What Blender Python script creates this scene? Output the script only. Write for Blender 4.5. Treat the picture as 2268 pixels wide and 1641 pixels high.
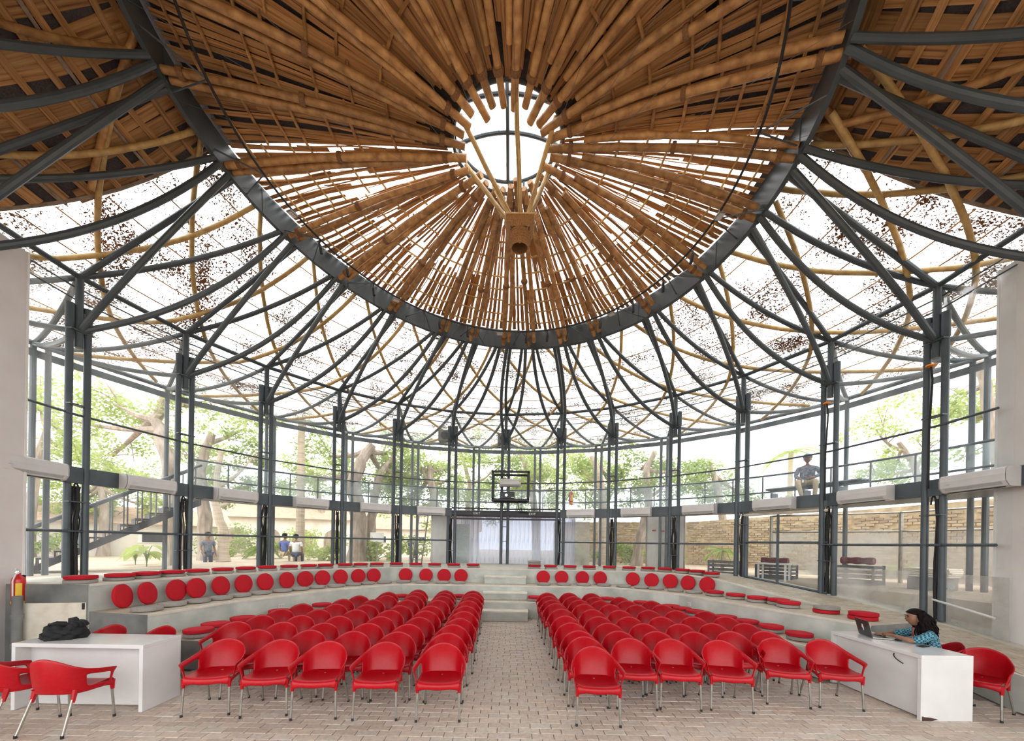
import bpy, bmesh, math, random
from mathutils import Vector, Matrix
random.seed(7)
for o in list(bpy.data.objects): bpy.data.objects.remove(o)
SC = bpy.context.scene
COL = SC.collection
# ------------------------------------------------------------------ camera, sky, exposure
CAMH = 2.02; FPX = 861.0; YH = 1206.0; ROLL = 0.0163
cd = bpy.data.cameras.new('camera'); cam = bpy.data.objects.new('camera', cd); COL.objects.link(cam)
cd.sensor_fit = 'HORIZONTAL'; cd.sensor_width = 36.0; cd.lens = FPX/2268*36.0
cd.shift_y = (YH-1641/2)/2268; cd.clip_end = 500; cd.clip_start = 0.05
cam.matrix_world = Matrix.Translation((0, 0, CAMH)) @ Matrix.Rotation(math.pi/2, 4, 'X') @ Matrix.Rotation(ROLL, 4, 'Z')
SC.camera = cam
w = bpy.data.worlds.new('overcast_sky'); SC.world = w; w.use_nodes = True
nt = w.node_tree; bg = nt.nodes['Background']; bg.inputs[0].default_value = (0.97, 0.985, 1.0, 1); bg.inputs[1].default_value = 1.0
SC.view_settings.view_transform = 'Standard'; SC.view_settings.look = 'None'
SC.view_settings.exposure = 2.05; SC.view_settings.gamma = 1.0; SC.view_settings.use_curve_mapping = False
cy = SC.cycles; cy.use_denoising = True; cy.max_bounces = 10; cy.diffuse_bounces = 5; cy.transparent_max_bounces = 24
cy.transmission_bounces = 6; cy.glossy_bounces = 3; cy.sample_clamp_indirect = 6; cy.caustics_reflective = False; cy.caustics_refractive = False

def at(x, y, D):
    """world point seen at a photo position, at depth D"""
    u = x-1134; v = y-YH; c, s = math.cos(ROLL), math.sin(ROLL)
    u, v = c*u+s*v, -s*u+c*v
    return Vector((u/FPX*D, D, CAMH-v/FPX*D))

# ------------------------------------------------------------------ materials
MATS = {}
def new_mat(name):
    m = bpy.data.materials.new(name); m.use_nodes = True; MATS[name] = m
    return m, m.node_tree.nodes, m.node_tree.links, m.node_tree.nodes['Principled BSDF']
def ramp(N, stops):
    r = N.new('ShaderNodeValToRGB'); e = r.color_ramp.elements
    while len(e) < len(stops): e.new(0.5)
    for k, (p, c) in enumerate(stops): e[k].position = p; e[k].color = (*c, 1)
    return r
def noise_mat(name, c1, c2, scale=8, rough=0.6, metal=0, stretch=(1, 1, 1), bump=0, detail=4, coords='Object', spec=0.5, rnd=0.0, c3=None, lo=.3, hi=.7):
    m, N, L, P = new_mat(name)
    tc = N.new('ShaderNodeTexCoord'); mp = N.new('ShaderNodeMapping'); mp.inputs['Scale'].default_value = stretch
    L.new(tc.outputs[coords], mp.inputs[0])
    nz = N.new('ShaderNodeTexNoise'); nz.inputs['Scale'].default_value = scale; nz.inputs['Detail'].default_value = detail
    L.new(mp.outputs[0], nz.inputs[0])
    st = [(lo, c1), (hi, c2)] if c3 is None else [(lo, c1), ((lo+hi)/2, c3), (hi, c2)]
    r = ramp(N, st); L.new(nz.outputs[0], r.inputs[0]); out = r.outputs[0]
    if rnd:
        oi = N.new('ShaderNodeObjectInfo'); hs = N.new('ShaderNodeHueSaturation')
        mr = N.new('ShaderNodeMapRange'); mr.inputs[3].default_value = 1-rnd; mr.inputs[4].default_value = 1+rnd
        L.new(oi.outputs['Random'], mr.inputs[0]); L.new(mr.outputs[0], hs.inputs['Value']); L.new(out, hs.inputs['Color']); out = hs.outputs[0]
    L.new(out, P.inputs['Base Color']); P.inputs['Roughness'].default_value = rough; P.inputs['Metallic'].default_value = metal
    P.inputs['Specular IOR Level'].default_value = spec
    if bump:
        b = N.new('ShaderNodeBump'); b.inputs['Strength'].default_value = bump; b.inputs['Distance'].default_value = .02
        L.new(nz.outputs[0], b.inputs['Height']); L.new(b.outputs[0], P.inputs['Normal'])
    return m
noise_mat('steel', (.050, .066, .076), (.075, .093, .104), 3, .42, spec=.5, rnd=.1)
noise_mat('steel_ring', (.040, .054, .061), (.080, .10, .11), 2.2, .38, stretch=(1, 1, .25), spec=.5)
noise_mat('black_metal', (.007, .0075, .009), (.016, .017, .019), 6, .45)
noise_mat('black_rubber', (.006, .006, .006), (.013, .012, .011), 10, .7)
noise_mat('aluminium', (.27, .25, .215), (.37, .35, .31), 14, .35, metal=.7)
noise_mat('chrome', (.6, .6, .6), (.75, .75, .75), 10, .2, metal=1)
noise_mat('white_wall', (.64, .595, .565), (.71, .675, .65), 1.6, .75, bump=.05)
noise_mat('white_laminate', (.58, .565, .55), (.64, .625, .61), 3, .14, spec=.5)
noise_mat('white_plastic', (.56, .545, .525), (.63, .615, .595), 3, .25, spec=.5)
noise_mat('board', (.62, .55, .42), (.78, .73, .62), 5, .7, c3=(.72, .66, .54))
noise_mat('red_plastic', (.32, .001, .005), (.39, .002, .008), 30, .36, spec=.30, rnd=.08)
noise_mat('red_cloth', (.40, .008, .016), (.50, .016, .026), 90, .85, bump=.15, spec=.2, rnd=.06)
noise_mat('grey_cloth', (.25, .23, .205), (.35, .32, .29), 90, .9, bump=.15, spec=.2, rnd=.08)
noise_mat('concrete', (.36, .385, .345), (.56, .57, .52), 2.3, .8, bump=.12, c3=(.46, .48, .43), detail=8)
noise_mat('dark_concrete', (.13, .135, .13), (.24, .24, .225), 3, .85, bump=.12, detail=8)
noise_mat('mortar', (.16, .13, .105), (.26, .215, .175), 6, .95)
noise_mat('earth', (.36, .27, .19), (.55, .44, .33), .8, .95, detail=8, c3=(.46, .36, .26))
noise_mat('tarp', (.045, .037, .040), (.085, .07, .072), 40, .85)
noise_mat('rope', (.16, .075, .03), (.27, .13, .055), 60, .95, stretch=(1, 1, 1), bump=.4)
noise_mat('bark', (.20, .15, .11), (.42, .34, .27), 6, .9, stretch=(1, 1, .3), bump=.5, detail=8)
noise_mat('palm_bark', (.40, .31, .22), (.58, .48, .36), 5, .9, stretch=(.4, .4, 4), bump=.3)
noise_mat('stone_wall', (.30, .22, .13), (.60, .47, .31), 3.2, .95, bump=.5, detail=9, c3=(.46, .35, .21), coords='Object')
noise_mat('plaster', (.62, .56, .47), (.80, .75, .66), 1.2, .9, detail=6)
noise_mat('roof_tile', (.40, .25, .17), (.58, .40, .29), 4, .9, stretch=(1, 1, 6))
noise_mat('skin', (.20, .095, .052), (.26, .125, .07), 20, .55)
noise_mat('hair', (.0025, .0016, .0014), (.009, .005, .004), 40, .6, bump=.5, spec=.12)
noise_mat('black_cloth', (.0035, .0035, .004), (.010, .0095, .010), 12, .9, bump=.4)
noise_mat('khaki', (.42, .33, .20), (.52, .42, .27), 14, .9)
noise_mat('blue_shirt', (.07, .11, .33), (.12, .17, .42), 14, .9)
noise_mat('white_shirt', (.7, .7, .7), (.8, .8, .8), 14, .9)
noise_mat('dark_shirt', (.06, .075, .11), (.22, .25, .30), 22, .9, detail=6)
noise_mat('yellow_print', (.75, .48, .03), (.8, .55, .05), 10, .6)
noise_mat('red_paint', (.52, .010, .012), (.6, .016, .016), 10, .3)
noise_mat('projector_black', (.005, .005, .006), (.009, .009, .010), 20, .35)
noise_mat('blue_print', (.03, .16, .55), (.04, .2, .6), 10, .5)
noise_mat('white_print', (.78, .78, .78), (.84, .84, .84), 10, .6)
noise_mat('orange_plastic', (.9, .25, .01), (.95, .32, .02), 10, .4)
noise_mat('crate', (.05, .05, .055), (.10, .10, .11), 8, .6)
noise_mat('basket', (.20, .085, .025), (.56, .30, .12), 70, .8, stretch=(1, 1, 4), bump=.6, lo=.38, hi=.62)
noise_mat('board_white', (.70, .68, .64), (.82, .80, .77), 2, .7)
noise_mat('board_dark', (.035, .014, .010), (.07, .03, .02), 20, .9)
noise_mat('grille_grey', (.34, .36, .36), (.44, .46, .46), 12, .5)

def bamboo_mat(name, c1, c2, c3, rnd=.22, stretch=(1, 1, 1), scale=7, rough=.5):
    m = noise_mat(name, c1, c2, scale, rough, stretch=stretch, c3=c3, rnd=rnd, detail=7, bump=.12)
    return m
bamboo_mat('bamboo', (.25, .115, .036), (.56, .32, .12), (.42, .215, .075))
bamboo_mat('bamboo_pale', (.42, .26, .09), (.66, .46, .19), (.54, .35, .13), rnd=.15)
def strip_mat():
    m, N, L, P = new_mat('bamboo_strip')
    uv = N.new('ShaderNodeUVMap'); mp = N.new('ShaderNodeMapping'); mp.inputs['Scale'].default_value = (.8, 26, 1)
    oi = N.new('ShaderNodeObjectInfo'); gm = N.new('ShaderNodeNewGeometry')
    ad = N.new('ShaderNodeMath'); ad.operation = 'ADD'; L.new(oi.outputs['Random'], ad.inputs[0]); L.new(gm.outputs['Random Per Island'], ad.inputs[1])
    fr = N.new('ShaderNodeMath'); fr.operation = 'FRACT'; L.new(ad.outputs[0], fr.inputs[0])
    cb = N.new('ShaderNodeCombineXYZ'); ml = N.new('ShaderNodeMath'); ml.operation = 'MULTIPLY'; ml.inputs[1].default_value = 40
    L.new(fr.outputs[0], ml.inputs[0]); L.new(ml.outputs[0], cb.inputs[0]); L.new(ml.outputs[0], cb.inputs[1])
    L.new(cb.outputs[0], mp.inputs['Location']); L.new(uv.outputs[0], mp.inputs[0])
    nz = N.new('ShaderNodeTexNoise'); nz.inputs['Scale'].default_value = 1.0; nz.inputs['Detail'].default_value = 6; L.new(mp.outputs[0], nz.inputs[0])
    r = ramp(N, [(.30, (.16, .065, .02)), (.46, (.42, .205, .072)), (.68, (.60, .34, .14))]); L.new(nz.outputs[0], r.inputs[0])
    hs = N.new('ShaderNodeHueSaturation'); mr = N.new('ShaderNodeMapRange'); mr.inputs[3].default_value = .72; mr.inputs[4].default_value = 1.22
    L.new(fr.outputs[0], mr.inputs[0]); L.new(mr.outputs[0], hs.inputs['Value']); L.new(r.outputs[0], hs.inputs['Color'])
    L.new(hs.outputs[0], P.inputs['Base Color']); P.inputs['Roughness'].default_value = .6
    b = N.new('ShaderNodeBump'); b.inputs['Strength'].default_value = .5; b.inputs['Distance'].default_value = .01
    L.new(nz.outputs[0], b.inputs['Height']); L.new(b.outputs[0], P.inputs['Normal'])
strip_mat()
def brick_mat(name, cols):
    m, N, L, P = new_mat(name)
    oi = N.new('ShaderNodeObjectInfo'); gm = N.new('ShaderNodeNewGeometry')
    ad = N.new('ShaderNodeMath'); ad.operation = 'ADD'; L.new(oi.outputs['Random'], ad.inputs[0]); L.new(gm.outputs['Random Per Island'], ad.inputs[1])
    fr = N.new('ShaderNodeMath'); fr.operation = 'FRACT'; L.new(ad.outputs[0], fr.inputs[0])
    n = len(cols); r = ramp(N, [(k/(n-1), c) for k, c in enumerate(cols)]); L.new(fr.outputs[0], r.inputs[0])
    tc = N.new('ShaderNodeTexCoord'); nz = N.new('ShaderNodeTexNoise'); nz.inputs['Scale'].default_value = 22; nz.inputs['Detail'].default_value = 7
    L.new(gm.outputs['Position'], nz.inputs[0])
    hs = N.new('ShaderNodeHueSaturation'); mr = N.new('ShaderNodeMapRange'); mr.inputs[1].default_value = .3; mr.inputs[2].default_value = .7; mr.inputs[3].default_value = .82; mr.inputs[4].default_value = 1.15
    L.new(nz.outputs[0], mr.inputs[0]); L.new(mr.outputs[0], hs.inputs['Value']); L.new(r.outputs[0], hs.inputs['Color'])
    L.new(hs.outputs[0], P.inputs['Base Color']); P.inputs['Roughness'].default_value = .62
    b = N.new('ShaderNodeBump'); b.inputs['Strength'].default_value = .25; b.inputs['Distance'].default_value = .01
    L.new(nz.outputs[0], b.inputs['Height']); L.new(b.outputs[0], P.inputs['Normal'])
brick_mat('paver', [(.49, .405, .33), (.41, .33, .265), (.53, .455, .385), (.45, .355, .285), (.48, .425, .36), (.51, .405, .32), (.43, .365, .31)])
brick_mat('walk_paver', [(.50, .42, .31), (.42, .34, .25), (.54, .47, .37), (.46, .37, .27), (.49, .43, .34)])
brick_mat('wall_brick', [(.36, .25, .15), (.46, .33, .2), (.52, .41, .27), (.30, .21, .13), (.44, .35, .24)])

def film_mat(name, haze, tint, spot=None, gloss=.06, streak=False, hazec=(.9, .93, .95)):
    """clear plastic sheet or glass: see-through with a little haze and reflection, optional dirt"""
    m = bpy.data.materials.new(name); m.use_nodes = True; MATS[name] = m
    N, L = m.node_tree.nodes, m.node_tree.links; N.clear()
    out = N.new('ShaderNodeOutputMaterial'); tr = N.new('ShaderNodeBsdfTransparent'); tr.inputs[0].default_value = (*tint, 1)
    df = N.new('ShaderNodeBsdfDiffuse'); df.inputs[0].default_value = (*hazec, 1)
    tl = N.new('ShaderNodeBsdfTranslucent'); tl.inputs[0].default_value = (*hazec, 1)
    dm = N.new('ShaderNodeMixShader'); dm.inputs[0].default_value = .5; L.new(df.outputs[0], dm.inputs[1]); L.new(tl.outputs[0], dm.inputs[2])
    gl = N.new('ShaderNodeBsdfGlossy'); gl.inputs['Roughness'].default_value = .12
    tc = N.new('ShaderNodeTexCoord')
    nz = N.new('ShaderNodeTexNoise'); nz.inputs['Scale'].default_value = 1.1; nz.inputs['Detail'].default_value = 5
    mp = N.new('ShaderNodeMapping'); mp.inputs['Scale'].default_value = (3, 3, .7) if streak else (1, 1, 1); L.new(tc.outputs['Object'], mp.inputs[0]); L.new(mp.outputs[0], nz.inputs[0])
    mr = N.new('ShaderNodeMapRange'); mr.inputs[1].default_value = .35; mr.inputs[2].default_value = .75; mr.inputs[3].default_value = haze*.4; mr.inputs[4].default_value = haze*1.8
    L.new(nz.outputs[0], mr.inputs[0])
    m1 = N.new('ShaderNodeMixShader'); L.new(mr.outputs[0], m1.inputs[0]); L.new(tr.outputs[0], m1.inputs[1]); L.new(dm.outputs[0], m1.inputs[2])
    bp = N.new('ShaderNodeBump'); bp.inputs['Strength'].default_value = .35; bp.inputs['Distance'].default_value = .05
    L.new(nz.outputs[0], bp.inputs['Height']); L.new(bp.outputs[0], gl.inputs['Normal'])
    fr = N.new('ShaderNodeFresnel'); fr.inputs[0].default_value = 1.3; mlt = N.new('ShaderNodeMath'); mlt.operation = 'MULTIPLY'; mlt.inputs[1].default_value = gloss*10
    L.new(fr.outputs[0], mlt.inputs[0]); mn = N.new('ShaderNodeMath'); mn.operation = 'MINIMUM'; mn.inputs[1].default_value = .35; L.new(mlt.outputs[0], mn.inputs[0])
    m2 = N.new('ShaderNodeMixShader'); L.new(mn.outputs[0], m2.inputs[0]); L.new(m1.outputs[0], m2.inputs[1]); L.new(gl.outputs[0], m2.inputs[2])
    last = m2.outputs[0]
    if spot:
        n1 = N.new('ShaderNodeTexNoise'); n1.inputs['Scale'].default_value = 1.35; n1.inputs['Detail'].default_value = 3; L.new(tc.outputs['Object'], n1.inputs[0])
        n2 = N.new('ShaderNodeTexNoise'); n2.inputs['Scale'].default_value = 25; n2.inputs['Detail'].default_value = 3; n2.inputs['Roughness'].default_value = .75; L.new(tc.outputs['Object'], n2.inputs[0])
        a1 = N.new('ShaderNodeMapRange'); a1.inputs[1].default_value = .40; a1.inputs[2].default_value = .74; a1.inputs[3].default_value = 0; a1.inputs[4].default_value = .20
        L.new(n1.outputs[0], a1.inputs[0])
        sm = N.new('ShaderNodeMath'); sm.operation = 'ADD'; L.new(n2.outputs[0], sm.inputs[0]); L.new(a1.outputs[0], sm.inputs[1])
        th = N.new('ShaderNodeMath'); th.operation = 'GREATER_THAN'; th.inputs[1].default_value = spot; L.new(sm.outputs[0], th.inputs[0])
        lf = N.new('ShaderNodeBsdfDiffuse'); lf.inputs[0].default_value = (.22, .105, .05, 1)
        m3 = N.new('ShaderNodeMixShader'); L.new(th.outputs[0], m3.inputs[0]); L.new(last, m3.inputs[1]); L.new(lf.outputs[0], m3.inputs[2]); last = m3.outputs[0]
    L.new(last, out.inputs[0])
film_mat('roof_film', .24, (.93, .94, .925), spot=.617, gloss=.03)
film_mat('skylight_film', .05, (.98, .985, .98), gloss=.02)
film_mat('window_film', .10, (.955, .975, .97), gloss=.05, streak=True)
film_mat('door_glass', .07, (.93, .965, .955), gloss=.05)
film_mat('dusty_film', .42, (.93, .94, .93), gloss=.05, hazec=(.70, .66, .62))
film_mat('net', .30, (.74, .80, .82), gloss=.0, hazec=(.55, .63, .66))
def strip_curtain_mat():
    m = bpy.data.materials.new('pvc_strip'); m.use_nodes = True; MATS['pvc_strip'] = m
    N, L = m.node_tree.nodes, m.node_tree.links; N.clear()
    out = N.new('ShaderNodeOutputMaterial'); tr = N.new('ShaderNodeBsdfTransparent'); tr.inputs[0].default_value = (.86, .88, .97, 1)
    df = N.new('ShaderNodeBsdfDiffuse'); tl = N.new('ShaderNodeBsdfTranslucent')
    tc = N.new('ShaderNodeTexCoord'); oi = N.new('ShaderNodeObjectInfo'); mp = N.new('ShaderNodeMapping'); mp.inputs['Scale'].default_value = (14, 1, 1.2)
    L.new(tc.outputs['Object'], mp.inputs[0]); nz = N.new('ShaderNodeTexNoise'); nz.inputs['Scale'].default_value = 1; L.new(mp.outputs[0], nz.inputs[0])
    r = ramp(N, [(.35, (.90, .88, .90)), (.52, (.85, .86, .94)), (.72, (.38, .44, .78))]); L.new(nz.outputs[0], r.inputs[0])
    L.new(r.outputs[0], df.inputs[0]); L.new(r.outputs[0], tl.inputs[0])
    a = N.new('ShaderNodeMixShader'); a.inputs[0].default_value = .6; L.new(df.outputs[0], a.inputs[1]); L.new(tl.outputs[0], a.inputs[2])
    b = N.new('ShaderNodeMixShader'); b.inputs[0].default_value = .62; L.new(tr.outputs[0], b.inputs[1]); L.new(a.outputs[0], b.inputs[2]); L.new(b.outputs[0], out.inputs[0])
strip_curtain_mat()
def leaf_mat(name, c1, c2, c3):
    m = bpy.data.materials.new(name); m.use_nodes = True; MATS[name] = m
    N, L = m.node_tree.nodes, m.node_tree.links; N.clear()
    out = N.new('ShaderNodeOutputMaterial'); df = N.new('ShaderNodeBsdfDiffuse'); tl = N.new('ShaderNodeBsdfTranslucent')
    gm = N.new('ShaderNodeNewGeometry'); r = ramp(N, [(0, c1), (.5, c2), (1, c3)]); L.new(gm.outputs['Random Per Island'], r.inputs[0])
    L.new(r.outputs[0], df.inputs[0]); L.new(r.outputs[0], tl.inputs[0])
    a = N.new('ShaderNodeMixShader'); a.inputs[0].default_value = .5; L.new(df.outputs[0], a.inputs[1]); L.new(tl.outputs[0], a.inputs[2]); L.new(a.outputs[0], out.inputs[0])
leaf_mat('leaf_light', (.30, .42, .10), (.42, .50, .16), (.50, .53, .24))
leaf_mat('leaf_mid', (.20, .30, .08), (.30, .38, .13), (.40, .45, .2))
leaf_mat('leaf_dark', (.13, .20, .07), (.19, .27, .10), (.28, .35, .15))
def check_mat():
    m, N, L, P = new_mat('check_shirt')
    tc = N.new('ShaderNodeTexCoord'); ck = N.new('ShaderNodeTexChecker'); ck.inputs['Scale'].default_value = 46
    ck.inputs[1].default_value = (.010, .055, .085, 1); ck.inputs[2].default_value = (.11, .30, .37, 1)
    L.new(tc.outputs['Object'], ck.inputs[0]); L.new(ck.outputs[0], P.inputs['Base Color']); P.inputs['Roughness'].default_value = .9
check_mat()

# ------------------------------------------------------------------ mesh helpers
class MB:
    def __init__(s): s.v = []; s.f = []; s.m = []; s.uv = {}
    def add(s, vs, fs, mat=0):
        b = len(s.v); s.v += [tuple(p) for p in vs]
        for f in fs: s.f.append(tuple(b+i for i in f)); s.m.append(mat)
    def box(s, c, d, rz=0, mat=0, M=None):
        x, y, z = d[0]/2, d[1]/2, d[2]/2
        vs = [Vector((i*x, j*y, k*z)) for i in (-1, 1) for j in (-1, 1) for k in (-1, 1)]
        R = M if M is not None else Matrix.Rotation(rz, 3, 'Z')
        c = Vector(c); s.add([R @ p + c for p in vs], [(0, 1, 3, 2), (4, 6, 7, 5), (0, 4, 5, 1), (2, 3, 7, 6), (0, 2, 6, 4), (1, 5, 7, 3)], mat)
    def cbox(s, c, d, b=.01, rz=0, mat=0):
        """box with chamfered edges"""
        x, y, z = d[0]/2, d[1]/2, d[2]/2; b = min(b, x*.9, y*.9, z*.9); R = Matrix.Rotation(rz, 3, 'Z'); c = Vector(c)
        bm = bmesh.new(); bmesh.ops.create_cube(bm, size=1)
        for p in bm.verts: p.co = Vector((p.co.x*2*x, p.co.y*2*y, p.co.z*2*z))
        bmesh.ops.bevel(bm, geom=bm.edges[:], offset=b, segments=2, affect='EDGES', profile=.5)
        bm.verts.index_update()
        s.add([R @ p.co + c for p in bm.verts], [[q.index for q in f.verts] for f in bm.faces], mat); bm.free()
    def tube(s, path, r, n=8, cap=True, mat=0, flat=None):
        """round tube along path; r a number or one per point"""
        P = [Vector(p) for p in path]; m = len(P); rs = r if isinstance(r, (list, tuple)) else [r]*m
        T = [((P[min(i+1, m-1)]-P[max(i-1, 0)]).normalized()) for i in range(m)]
        up = Vector((0, 0, 1)) if abs(T[0].z) < .9 else Vector((1, 0, 0))
        nx = T[0].cross(up).normalized(); b = len(s.v); fs = []
        for i in range(m):
            nx = (nx - T[i]*nx.dot(T[i])).normalized(); ny = T[i].cross(nx)
            for k in range(n):
                a = 2*math.pi*k/n; s.v.append(tuple(P[i]+(nx*math.cos(a)+ny*math.sin(a))*rs[i]))
        for i in range(m-1):
            for k in range(n):
                s.f.append((b+i*n+k, b+i*n+(k+1) % n, b+(i+1)*n+(k+1) % n, b+(i+1)*n+k)); s.m.append(mat)
        if cap:
            s.f.append(tuple(b+k for k in range(n))[::-1]); s.m.append(mat)
            s.f.append(tuple(b+(m-1)*n+k for k in range(n))); s.m.append(mat)
    def lathe(s, prof, n=24, c=(0, 0, 0), mat=0, M=None):
        b = len(s.v); c = Vector(c)
        for (r, z) in prof:
            for k in range(n):
                a = 2*math.pi*k/n; p = Vector((r*math.cos(a), r*math.sin(a), z)); s.v.append(tuple((M @ p if M is not None else p)+c))
        for i in range(len(prof)-1):
            for k in range(n):
                s.f.append((b+i*n+k, b+i*n+(k+1) % n, b+(i+1)*n+(k+1) % n, b+(i+1)*n+k)); s.m.append(mat)
        s.f.append(tuple(b+k for k in range(n))[::-1]); s.m.append(mat)
        s.f.append(tuple(b+(len(prof)-1)*n+k for k in range(n))); s.m.append(mat)
    def prism(s, poly, z0, z1, mat=0, top=None):
        n = len(poly); zz = z1 if isinstance(z1, (list, tuple)) else [z1]*n
        vs = [(x, y, z0) for x, y in poly]+[(p[0], p[1], z) for p, z in zip(poly, zz)]
        s.add(vs, [tuple(range(n))[::-1]]+[(i, (i+1) % n, n+(i+1) % n, n+i) for i in range(n)], mat)
        s.add(vs, [tuple(range(n, 2*n))], mat if top is None else top)
    def ribbon(s, path, side, w, th, mat=0, jit=0):
        """flat strip along path; side = sideways direction(s), thickness th upward"""
        m = len(path); b = len(s.v); ws = w if isinstance(w, (list, tuple)) else [w]*m
        L = 0
        for i in range(m):
            p = Vector(path[i]); sd = side[i] if isinstance(side, list) else side
            t = (Vector(path[min(i+1, m-1)])-Vector(path[max(i-1, 0)])).normalized(); up = sd.cross(t).normalized()
            if up.z < 0: up = -up
            h = ws[i]/2
            s.v += [tuple(p-sd*h), tuple(p+sd*h), tuple(p+sd*h+up*th), tuple(p-sd*h+up*th)]
            if i: L += (p-Vector(path[i-1])).length
            for k, q in enumerate((0, ws[i], ws[i], 0)): s.uv[b+i*4+k] = (L, q)
        for i in range(m-1):
            for k in range(4):
                s.f.append((b+i*4+k, b+i*4+(k+1) % 4, b+(i+1)*4+(k+1) % 4, b+(i+1)*4+k)); s.m.append(mat)
        s.f.append((b, b+3, b+2, b+1)); s.m.append(mat); e = b+(m-1)*4; s.f.append((e, e+1, e+2, e+3)); s.m.append(mat)
    def mesh(s, name, mats, smooth=False, ang=None):
        me = bpy.data.meshes.new(name); me.from_pydata(s.v, [], s.f)
        for k in ([mats] if isinstance(mats, str) else mats): me.materials.append(MATS[k])
        me.polygons.foreach_set('material_index', s.m)
        if s.uv:
            ul = me.uv_layers.new(name='UVMap')
            for li, l in enumerate(me.loops): ul.data[li].uv = s.uv.get(l.vertex_index, (0, 0))
        bm = bmesh.new(); bm.from_mesh(me); bmesh.ops.recalc_face_normals(bm, faces=bm.faces[:]); bm.to_mesh(me); bm.free()
        if smooth:
            me.polygons.foreach_set('use_smooth', [True]*len(me.polygons))
            if ang is not None:
                try: me.set_sharp_from_angle(angle=math.radians(ang))
                except Exception: pass
        me.update(); return me
def wloc(o):
    v = Vector(o.location)
    while o.parent: o = o.parent; v += o.location
    return v
def link(name, me, parent=None, local=False):
    o = bpy.data.objects.new(name, me); COL.objects.link(o)
    if parent is not None:
        o.parent = parent
        if not local: o.location = -wloc(parent)
    return o
def obj(name, mb, mats, parent=None, smooth=False, ang=35, local=False): return link(name, mb.mesh(name, mats, smooth, ang if smooth else None), parent, local)
def tag(o, label, cat, group=None, kind=None):
    o['label'] = label; o['category'] = cat
    if group: o['group'] = group
    if kind: o['kind'] = kind
    return o
def empty(name, loc, label, cat, group=None, kind=None, rz=0):
    o = bpy.data.objects.new(name, None); COL.objects.link(o); o.location = loc; o.rotation_euler = (0, 0, rz); o.empty_display_size = .1
    return tag(o, label, cat, group, kind)
def bake(o):
    dg = bpy.context.evaluated_depsgraph_get(); dg.update()
    me = bpy.data.meshes.new_from_object(o.evaluated_get(dg)); old = o.data; o.modifiers.clear(); o.data = me; me.name = o.name
    return o
def copy_tree(o, parent=None):
    c = o.copy(); COL.objects.link(c); c.parent = parent
    for k in list(o.children): copy_tree(k, c)
    return c
def bez(p0, c, p1, n=14):
    p0, c, p1 = Vector(p0), Vector(c), Vector(p1)
    return [p0*(1-t)**2+c*2*t*(1-t)+p1*t*t for t in [i/n for i in range(n+1)]]
def bamboo(path, r, parent, name='bamboo_pole', mat='bamboo', step=.5, n=9, taper=.0):
    """bamboo culm: tube along path with swollen nodes, slightly wandering"""
    P = [Vector(p) for p in path]; cum = [0]
    for a, b in zip(P, P[1:]): cum.append(cum[-1]+(b-a).length)
    Lt = cum[-1]
    def pt(d):
        for i in range(len(P)-1):
            if d <= cum[i+1] or i == len(P)-2:
                q = (d-cum[i])/max(1e-6, cum[i+1]-cum[i]); return P[i].lerp(P[i+1], q)
    ds = []; d = random.uniform(.08, step)
    while d < Lt-.06: ds.append(d); d += step*random.uniform(.8, 1.2)
    pts, rs = [pt(0)], [r]
    wob = Vector((0, 0, 0))
    for d in ds:
        wob = Vector((random.uniform(-1, 1), random.uniform(-1, 1), random.uniform(-1, 1)))*r*.10
        rr = r*(1-taper*d/Lt)
        for o_, k in ((-.024, .985), (-.010, 1.0), (0, 1.075), (.010, 1.01), (.024, .985)):
            pts.append(pt(min(max(d+o_, 0), Lt))+wob); rs.append(rr*k)
    pts.append(pt(Lt)); rs.append(r*(1-taper))
    mb = MB(); mb.tube(pts, rs, n); return obj(name, mb, mat, parent, smooth=True, ang=60)
ORD = ['first', 'second', 'third', 'fourth', 'fifth', 'sixth', 'seventh', 'eighth', 'ninth', 'tenth', 'eleventh', 'twelfth', 'thirteenth', 'fourteenth', 'fifteenth', 'sixteenth']
# ------------------------------------------------------------------ plan of the hall
CX, CY, RC = -.2334, 6.8226, 8.1774
COLA = {-8: -114.2, -7: -99.9, -6: -85.47, -5: -71.41, -4: -57.64, -3: -42.66, -2: -28.7, -1: -14.68, 0: -.46, 1: 14.48, 2: 27.89, 3: 42.83, 4: 57.12, 5: 72.32, 6: 86.53, 7: 100.9, 8: 115.2}
RNODE = {-7.5: -96.5, -6.5: -81.1, -5.5: -64.6, -4.5: -50.3, -3.5: -35.2, -2.5: -18.6, -1.5: -8.5, -.5: 2.7, .5: 11.4, 1.5: 22.3, 2.5: 33.6, 3.5: 51.5, 4.5: 67.4, 5.5: 83.1, 6.5: 94.3, 7.5: 108.0}
RX, RY, RR = -.6054, 6.82, 5.2256
ZL, ZU = 5.98, 7.02
def zr(X, Y): return CAMH+6.7666-.1404*(Y-RY)-.1014*X
def pol(a, r, z, cx=CX, cyy=CY): a = math.radians(a); return Vector((cx+r*math.sin(a), cyy+r*math.cos(a), z))
def ringp(a, r=RR, dz=0):
    a = math.radians(a); X = RX+r*math.sin(a); Y = RY+r*math.cos(a); return Vector((X, Y, zr(X, Y)+dz))
def interp(t, tab):
    if t <= tab[0][0]: return tab[0][1]
    for (a, u), (b, v) in zip(tab, tab[1:]):
        if t <= b: return u+(v-u)*(t-a)/(b-a)
    return tab[-1][1]
H1, H2, H3 = .45, .82, 1.26
def hw(a): return interp(a, [(46, H3), (52, 1.245), (57, 1.2), (64, 1.09), (72, .95), (79, .845), (86, .74), (95, .57), (105, .48), (126, .30)])
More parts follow.
